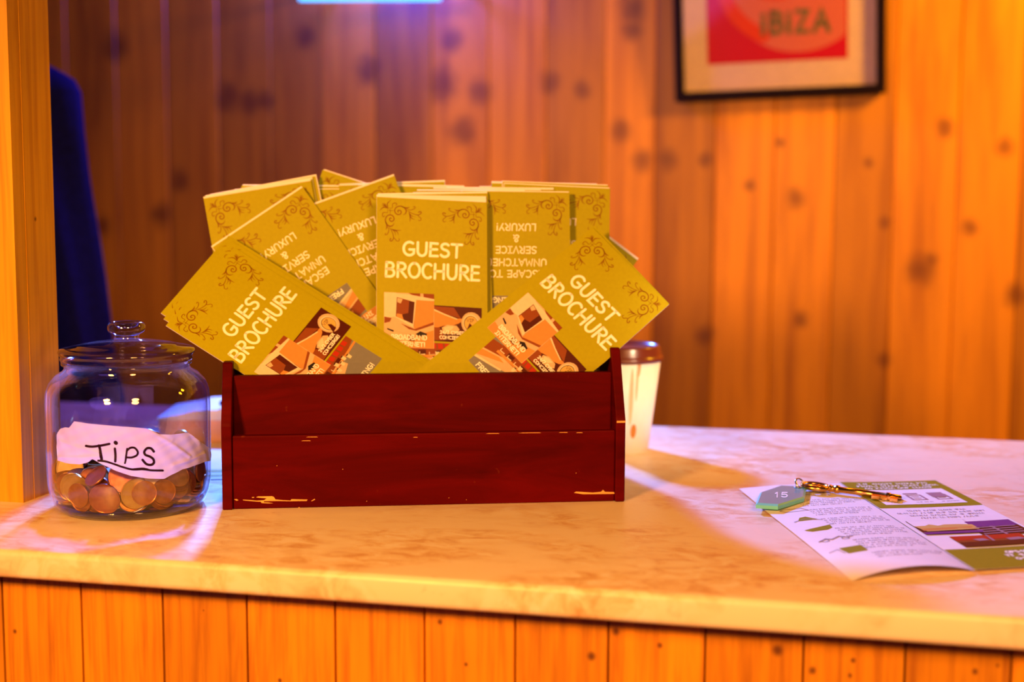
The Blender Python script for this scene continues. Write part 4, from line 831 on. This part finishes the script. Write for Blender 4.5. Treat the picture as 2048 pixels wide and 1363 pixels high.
def rectp(mb, pan, x0, y0, x1, y1, mat, lift, nx=6, ny=6, skew=0.):
    vs = []; fs = []
    for i in range(nx + 1):
        for j in range(ny + 1): vs.append(sheet(pan, x0 + (x1 - x0) * i / nx, y0 + (y1 - y0) * j / ny, lift))
    for i in range(nx):
        for j in range(ny): q = i * (ny + 1) + j; fs.append((q, q + ny + 1, q + ny + 2, q + 1))
    mb.add(vs, fs, mat, True)
def polyp(mb, pan, pts, mat, lift): mb.add([sheet(pan, x, y, lift) for x, y in pts], [tuple(range(len(pts)))], mat)
def scribble(mb, pan, x0, y, x1, h, mat, rng, lift=.0003, sw=.22):
    """a line of print too small to read"""
    x = x0
    while x < x1 - 2:
        k = rng.randint(2, 7)
        for i in range(k):
            if x > x1: break
            c = rng.choice('ETNOSAIRL'); a, st = GL[c]
            for s in st[:2]:
                for q in ribbon([(x + p[0] * h * .8, y - p[1] * h) for p in s[::3] + s[-1:]] if len(s) > 3 else [(x + p[0] * h * .8, y - p[1] * h) for p in s], sw): polyp(mb, pan, [tuple(p) for p in q], mat, lift)
            x += a * h * .85 + .2
        x += h * .6
rng = random.Random(3)
mb = MB(); rectp(mb, 0, 0, 0, PWm, PHm, 0, 0, 20, 26); rectp(mb, 0, 0, 0, PWm, PHm, 0, -.0003, 20, 26)
y = 36
for para, nl in enumerate((3, 4, 4, 4, 5, 5, 3)):
    for i in range(nl):
        scribble(mb, 0, 34, y, 92 - (18 if i == nl - 1 else rng.uniform(0, 5)), 2.6, 2, rng); y += 6.3
    y += 9
ICON = [[(12, 92), (30, 88), (32, 96), (14, 101)], None, None, None, None]
for q in ribbon([(10, 92), (14, 89), (30, 89), (34, 97), (14, 98), (10, 92)], .5): polyp(mb, 0, [tuple(p) for p in q], 2, .0004)
polyp(mb, 0, [(14, 130), (18, 121), (24, 119), (28, 126), (31, 130)], 1, .0004)
for q in ribbon([(10, 132), (20, 126), (34, 133)], .6): polyp(mb, 0, [tuple(p) for p in q], 2, .0004)
polyp(mb, 0, [(9, 160), (16, 158), (34, 152), (33, 161), (27, 166), (14, 166)], 1, .0004)
for q in ribbon([(9, 197), (16, 192), (20, 196), (28, 190), (33, 195), (38, 193)], .9) + ribbon(arc(14, 197, 3, 3, 0, 360, 10), .5) + ribbon(arc(31, 197, 3, 3, 0, 360, 10), .5): polyp(mb, 0, [tuple(p) for p in q], 2, .0004)
polyp(mb, 0, [(16, 222), (34, 222), (34, 238), (18, 238)], 1, .0004)
for q in ribbon([(6, 228), (14, 224), (16, 236)], .4): polyp(mb, 0, [tuple(p) for p in q], 2, .0004)
mb.build('text_panel', FM, fly)
mb = MB(); rectp(mb, 1, 0, 0, PWm, PHm, 0, 0, 8, 12); rectp(mb, 1, 0, 0, PWm, PHm, 0, -.0003, 8, 12)
rectp(mb, 1, 0, 0, PWm, 104, 1, .0003, 6, 6); rectp(mb, 1, 10, 36, 88, 94, 0, .0005, 6, 4)
for i, (a, b) in enumerate(((14, 82), (10, 88), (14, 82))): scribble(mb, 1, a, 14 + i * 9, b, 5.2, 3, rng, .0006, .5)
for i in range(3):
    x = 18 + i * 24
    rectp(mb, 1, x, 52, x + 14, 56, 8, .0007, 1, 1)
    for q in ribbon([(x + 1, 60), (x + 14, 60), (x + 14, 78), (x + 1, 78), (x + 1, 60)], 1.1) + ribbon([(x + 4, 66), (x + 10, 66)], .9) + ribbon([(x + 4, 72), (x + 10, 72)], .9): polyp(mb, 1, [tuple(p) for p in q], 8, .0007)
    scribble(mb, 1, x, 88, x + 16, 2.4, 2, rng, .0007)
rectp(mb, 1, 65, 52, 80, 70, 8, .00075, 1, 1)
for i, (a, b) in enumerate(((20, 78), (8, 90), (16, 84), (22, 74))): scribble(mb, 1, a, 118 + i * 8.5, b, 3.6, 2, rng, .0004, .3)
def photo(x0, y0, x1, y1, sky, ground, bits):
    rectp(mb, 1, x0, y0, x1, y1, ground, .0005, 2, 2); rectp(mb, 1, x0 + .5, y0 + .5, x1 - .5, y0 + (y1 - y0) * .4, sky, .0006, 2, 1)
    for pts, m_ in bits: polyp(mb, 1, [(x0 + (x1 - x0) * a, y0 + (y1 - y0) * b) for a, b in pts], m_, .0008)
photo(4, 152, 56, 196, 0, 9, [([(0, .42), (.2, .4), (.3, .3), (.42, .42), (.55, .34), (.8, .36), (1, .42), (1, .75), (.1, .8)], 10), ([(.05, .6), (.95, .55), (.95, .7), (.05, .75)], 5), ([(0, .86), (1, .84), (1, 1), (0, 1)], 6)])
photo(50, 160, 94, 206, 6, 9, [([(.05, .45 + .14 * i), (.9, .42 + .14 * i), (.92, .47 + .14 * i), (.05, .5 + .14 * i)], 8) for i in range(4)] + [([(.4, .4), (.46, .4), (.5, 1), (.44, 1)], 8)])
photo(20, 204, 82, 236, 7, 4, [([(.25, .35), (.4, .3), (.45, .5), (.3, .55)], 8), ([(.5, 0), (.53, 0), (.5, 1), (.46, 1)], 8), ([(.7, .4), (.9, .35), (.95, .55), (.72, .6)], 8), ([(0, .6), (1, .6), (1, 1), (0, 1)], 9)])
rectp(mb, 1, 0, 240, PWm, PHm, 1, .0004, 8, 6)
for i, (a, b) in enumerate(((44, 92), (40, 94), (44, 92), (48, 90))): scribble(mb, 1, a, 258 + i * 9, b, 5.4, 3, rng, .0007, .7)
mb.build('picture_panel', FM, fly)

# ---------------------------------------------------------------- room key with fob
zf = ZT + .0042; FH = .0042
hexa = [(1512, 1006), (1521, 983), (1563, 969), (1613, 971), (1608, 993), (1556, 1009)]
HP = [on_z(x, y, zf + FH) for x, y in hexa]; KO = sum(HP, Vector()) / 6; KO.z = zf
key = thing('room_key', KO, 'brass room key on a turquoise hexagonal fob numbered 15', 'key')
def km(p): return p - KO
def ring_off(k, z): return [Vector((p.x * k, p.y * k, z)) for p in [km(q) for q in HP]]
M['fob'] = plain('turquoise_plastic', (.05, .34, .36), .28, vary=.05, spec=.6, coat=.3); M['fobedge'] = plain('pale_turquoise', (.16, .62, .5), .35, vary=.05)
mb = MB(); R1, R2, R3 = ring_off(1.0, 0), ring_off(1.02, FH * .75), ring_off(.93, FH); n = 6
mb.add(R1 + R2 + R3, [tuple(range(5, -1, -1))] + [(i, (i + 1) % n, n + (i + 1) % n, n + i) for i in range(n)] + [(n + i, n + (i + 1) % n, 2 * n + (i + 1) % n, 2 * n + i) for i in range(n)], 1)
mb.add(R3, [tuple(range(6))], 0); fob = mb.build('fob', [M['fob'], M['fobedge']], key); fob['label'] = 'turquoise hexagonal fob with number 15'
mb = MB()
for q in lettering('15', 1562, -993.5, 9.5, 1.0, 27): mb.add([km(on_z(p[0], -p[1], zf + FH + .0002)) for p in q], [tuple(range(len(q)))])
mb.build('number', M['white'], fob)
M['keybrass'] = plain('key_brass', (.8, .42, .1), .22, 1., vary=.1); M['steel'] = plain('ring_steel', (.6, .6, .65), .18, 1.)
bow = km(on_z(1631, 972, ZT + .0085)); tip = km(on_z(1800, 995, ZT + .0042)); ax = (tip - bow); KL = ax.length; ax = ax.normalized(); sd = Vector((-ax.y, ax.x, 0)).normalized(); upv = ax.cross(sd)
mb = MB(); bc = bow
for s in (1,): mb.tube([bc + ax * (.0115 * cos(a)) + sd * (.0095 * sin(a)) for a in [2 * pi * i / 28 for i in range(28)]], .0022, 10, closed=True)
mb.tube([bc + ax * -.009, bc + ax * -.002 + sd * .003, bc + ax * .009], .0016, 8); mb.tube([bc + sd * .0085, bc + ax * .002, bc - sd * .0085], .0015, 8)
mb.build('bow', M['keybrass'], key)
mb = MB(); Ls = KL - .012
mb.tube([bc + ax * t for t in (.0112, .0135, .0136, .017, .0171, .021, .0212, Ls, Ls + .0004, Ls + .004, Ls + .0042, KL, KL + .0015)], [.0032, .0038, .003, .003, .0037, .0037, .0027, .0027, .0033, .0033, .0027, .0027, .0012], 16); mb.build('shank', M['keybrass'], key)
mb = MB(); b0 = bc + ax * (Ls - .011)
def bit(a0, a1, d0, d1, th=.0014):
    P = [(a0, d0), (a1, d0), (a1, d1), (a0, d1)]
    vs = [b0 + ax * a - sd * d + upv * s for s in (-th, th) for a, d in P]; mb.add(vs, [(3, 2, 1, 0), (4, 5, 6, 7), (0, 1, 5, 4), (1, 2, 6, 5), (2, 3, 7, 6), (3, 0, 4, 7)])
bit(0, .022, .0015, .0075); bit(0, .0065, .0075, .0125); bit(.009, .013, .0075, .011); bit(.0155, .022, .0075, .0125)
mb.build('bit', M['keybrass'], key)
hole = km(on_z(1596, 974, zf + FH)); mb = MB(); rc = (hole + bow - ax * .0115) / 2 + Vector((0, 0, .002)); rx = (bow - ax * .0115 - hole); rr = rx.length / 2 + .0015; rx = rx.normalized(); rz = (Vector((0, 0, 1)) * .75 + Vector((-rx.y, rx.x, 0)) * .66).normalized()
mb.tube([rc + rx * rr * cos(a) + rz * rr * .8 * sin(a) for a in [2 * pi * i / 32 for i in range(32)]], .0009, 8, closed=True); mb.build('split_ring', M['steel'], key)
mb = MB(); mb.lathe([(.0022, 0), (.0034, 0), (.0034, .0006), (.0022, .0006)], 20, hole + Vector((0, 0, .0001)), closed=True); mb.build('eyelet', M['steel'], key)

# ---------------------------------------------------------------- framed picture on the back wall
PM = Matrix.Translation(on_y(1555, -69, 2.272)) @ Matrix.Rotation(rad(-1.9), 4, 'Y') @ Matrix.Rotation(rad(4.5), 4, 'X')
pic = thing('framed_picture', (0, 0, 0), 'black framed red poster reading IBIZA on the pine wall', 'picture', mw=PM)
hw, zb, zt = .1635, -.203, .25; fw = .0115
def fr(mb, x0, z0, x1, z1, y0, y1, mat=0): mb.box((x0, y0, z0), (x1, y1, z1), mat, 0, .0015)
mb = MB(); fr(mb, -hw, zb, -hw + fw + .003, zt, -.012, .008); fr(mb, hw - fw - .003, zb, hw, zt, -.012, .008); fr(mb, -hw, zb, hw, zb + fw + .003, -.0121, .0081); fr(mb, -hw, zt - fw, hw, zt, -.0121, .0081)
mb.build('frame', plain('black_frame', (.008, .002, .003), .6, vary=.1, spec=.08), pic)
mb = MB(); mb.box((-hw + fw, .001, zb + fw), (hw - fw, .003, zt - fw)); mb.build('mount', plain('cream_mount', (.8, .55, .42), .6, vary=.05), pic)
px0, px1, pz0, pz1 = -hw + .052, hw - .057, zb + .056, zt - .05
mb = MB(); mb.add([(px0, .0006, pz0), (px1, .0006, pz0), (px1, .0006, pz1), (px0, .0006, pz1)], [(0, 1, 2, 3)], 0)
def pp2(u_, v_, y=.0004): return (px0 + u_ * (px1 - px0), y, pz0 + v_ * (px1 - px0))
disc = [(.66 + .56 * cos(a), .62 + .56 * sin(a)) for a in [2 * pi * i / 48 for i in range(48)]]
disc = [(min(.985, a), max(.03, b)) for a, b in disc]
mb.add([pp2(a, b, .0004) for a, b in disc], [tuple(range(48))], 1)  # rosy reflection wash on the picture, painted into the poster as a disc
for cx, cy, r_, a0, a1, w_ in ((.62, .66, .52, 130, 245, .05), (.5, .78, .3, 200, 330, .045)):
    for q in ribbon(arc(cx, cy, r_, r_, a0, a1, 30), w_): mb.add([pp2(a, b, .0002) for a, b in q], [tuple(range(len(q)))], 2)
tx = .40
for c, wd in (('I', .1), ('B', .12), ('I', .1), ('Z', .12), ('A', .13)):
    st = {'I': [[(.05, .0), (.05, .62)], [(.05, .86), (.05, .9)]]}.get(c) or GL[c][1]
    for s in st:
        for q in ribbon([(tx + p[0] * wd * 1.0, .20 + p[1] * .15) for p in s], .017): mb.add([pp2(a, b, .0) for a, b in q], [tuple(range(len(q)))], 3)
    tx += .055 if c == 'I' else wd * 1.05
mb.build('poster', [ink('crimson_print', (.62, .004, .03)), ink('rose_wash', (.72, .16, .11)), ink('scarlet_print', (.78, .05, .015)), ink('grey_green_print', (.16, .15, .07))], pic)
mb = MB(); mb.box((-hw + fw, -.006, zb + fw), (hw - fw, -.004, zt - fw)); mb.build('glazing', glass('picture_glass', (.97, .97, .97), .04, .9, .05), pic)

# ---------------------------------------------------------------- neon tube above the wall boards
na, nb = on_y(600, -12, 2.12), on_y(880, -13, 2.12); nm = (na + nb) / 2
neon = thing('neon_tube', nm, 'cyan glowing neon tube hanging at the top in front of the pine wall', 'light')
mb = MB(); mb.tube([na - nm, (na - nm) * .5, (nb - nm) * .2, nb - nm], .011, 14); mb.build('tube', glow('neon_cyan', (.05, .4, 1), 3.), neon)
for p in (na - nm, nb - nm):
    mb = MB(); mb.tube([p + Vector((0, 0, .011)), p + Vector((0, .02, .03)), p + Vector((0, .179, .03))], .004, 8); mb.build('bracket', M['p_black'], neon)

# ---------------------------------------------------------------- blue jacket on a coat stand behind the post
def velvet():
    m, nt, b = nodes('blue_velvet'); f = noise(nt, 120); c = ramp(nt, f, [(.3, (.002, .002, .045)), (.7, (.004, .004, .075))]); nt.links.new(c, b.inputs['Base Color'])
    b.inputs['Roughness'].default_value = .9; b.inputs['Sheen Weight'].default_value = 1.; b.inputs['Sheen Roughness'].default_value = .18; b.inputs['Sheen Tint'].default_value = (.15, .2, 1, 1); b.inputs['Specular IOR Level'].default_value = .1
    bump(nt, b, f, .3, .002); return m
M['velvet'] = velvet(); JY = 1.69
jk = thing('jacket', (-1.24, JY, .62), 'blue velvet jacket hanging behind the pine post', 'jacket')
OUT = [(100, 128), (112, 137), (126, 146), (140, 160), (150, 185), (154, 215), (159, 262), (166, 320), (173, 370), (182, 430), (192, 490), (203, 565), (214, 655), (222, 730), (230, 800)]
OP = [on_y(x, y, JY) for x, y in OUT]
def xr(z):
    for a, b in zip(OP, OP[1:]):
        if b.z <= z <= a.z: return a.x + (b.x - a.x) * (a.z - z) / (a.z - b.z)
    return OP[0].x if z > OP[0].z else OP[-1].x
zt_ = OP[0].z; rings = []
for z in [zt_ + .02, zt_ + .012, zt_ - .004, zt_ - .02, zt_ - .05, zt_ - .1, zt_ - .2, zt_ - .3, zt_ - .45, zt_ - .6, zt_ - .8]:
    f = max(0, (zt_ - z)); hx = {0: .1, 1: .14, 2: .185, 3: .2}.get(len(rings), .205 + .012 * f); hy = (.03, .045, .06, .07)[len(rings)] if len(rings) < 4 else .08 + .03 * f
    cx = -1.24; rings.append([Vector((cos(a) * hx * (1 + .03 * sin(a * 5 + z * 3) * min(1, f * 4)), sin(a) * hy * (1 + .08 * sin(a * 7) * min(1, f * 4)), z - .62)) for a in [2 * pi * i / 40 for i in range(40)]])
mb = MB(); mb.loft(rings); mb.build('body', M['velvet'], jk)
for side in (1, -1):
    rings = []
    for i, z in enumerate([OP[1].z + .004, OP[2].z, OP[3].z, OP[4].z, OP[6].z, OP[7].z, OP[8].z, OP[9].z, OP[10].z, OP[11].z, OP[12].z, OP[13].z, OP[14].z, .98, .9]):
        r_ = min(.062, .012 + .022 * i) if i < 4 else .058 - .001 * i; X = xr(z) - r_ if z > OP[-1].z else OP[-1].x - r_ + .01
        rings.append([Vector(((X + 1.24) * side + cos(a) * r_ * (1 + .16 * sin(4 * a + z * 5)), -.015 + sin(a) * r_ * 1.2, z - .62)) for a in [2 * pi * j / 24 for j in range(24)]])
    mb = MB(); mb.loft(rings); mb.build('sleeve', M['velvet'], jk)
mb = MB(); mb.tube([Vector((-.09, -.03, zt_ + .004 - .62)), Vector((-.05, .045, zt_ + .03 - .62)), Vector((.05, .045, zt_ + .03 - .62)), Vector((.09, -.03, zt_ + .004 - .62))], .018, 10); mb.build('collar', M['velvet'], jk)
mb = MB(); hz = zt_ + .03
mb.tube([Vector((-.16, 0, -.02)), Vector((-.06, 0, .015)), Vector((0, 0, .02)), Vector((.06, 0, .015)), Vector((.16, 0, -.02))], .008, 10)
hg = thing('coat_hanger', (-1.24, JY, hz - .02), 'wooden hanger inside the blue jacket', 'hanger'); mb.build('bar', M['post'], hg)
mb = MB(); mb.tube([Vector((0, 0, .02)), Vector((0, 0, .06))] + [Vector((.018 - .018 * cos(a), 0, .06 + .018 * sin(a))) for a in (.6, 1.2, 1.8, 2.4, 3.0)], .0016, 8); mb.build('hook', M['steel'], hg)
cs = thing('coat_stand', (-1.24, JY + .13, 0), 'dark coat stand behind the post carrying the blue jacket', 'coat stand')
mb = MB(); mb.tube([(0, 0, .02), (0, 0, 1.75)], .016, 14); mb.build('pole', M['p_black'], cs)
mb = MB(); mb.tube([(0, 0, hz + .05), (0, -.08, hz + .035), (0, -.125, hz + .05), (0, -.14, hz + .056)], .003, 8); mb.build('hook', M['p_black'], cs)
for i in range(4):
    a = pi / 4 + i * pi / 2; mb = MB(); mb.tube([(0, 0, .12), (.1 * cos(a), .1 * sin(a), .07), (.2 * cos(a), .2 * sin(a), .012)], .01, 8); mb.build('leg', M['p_black'], cs)
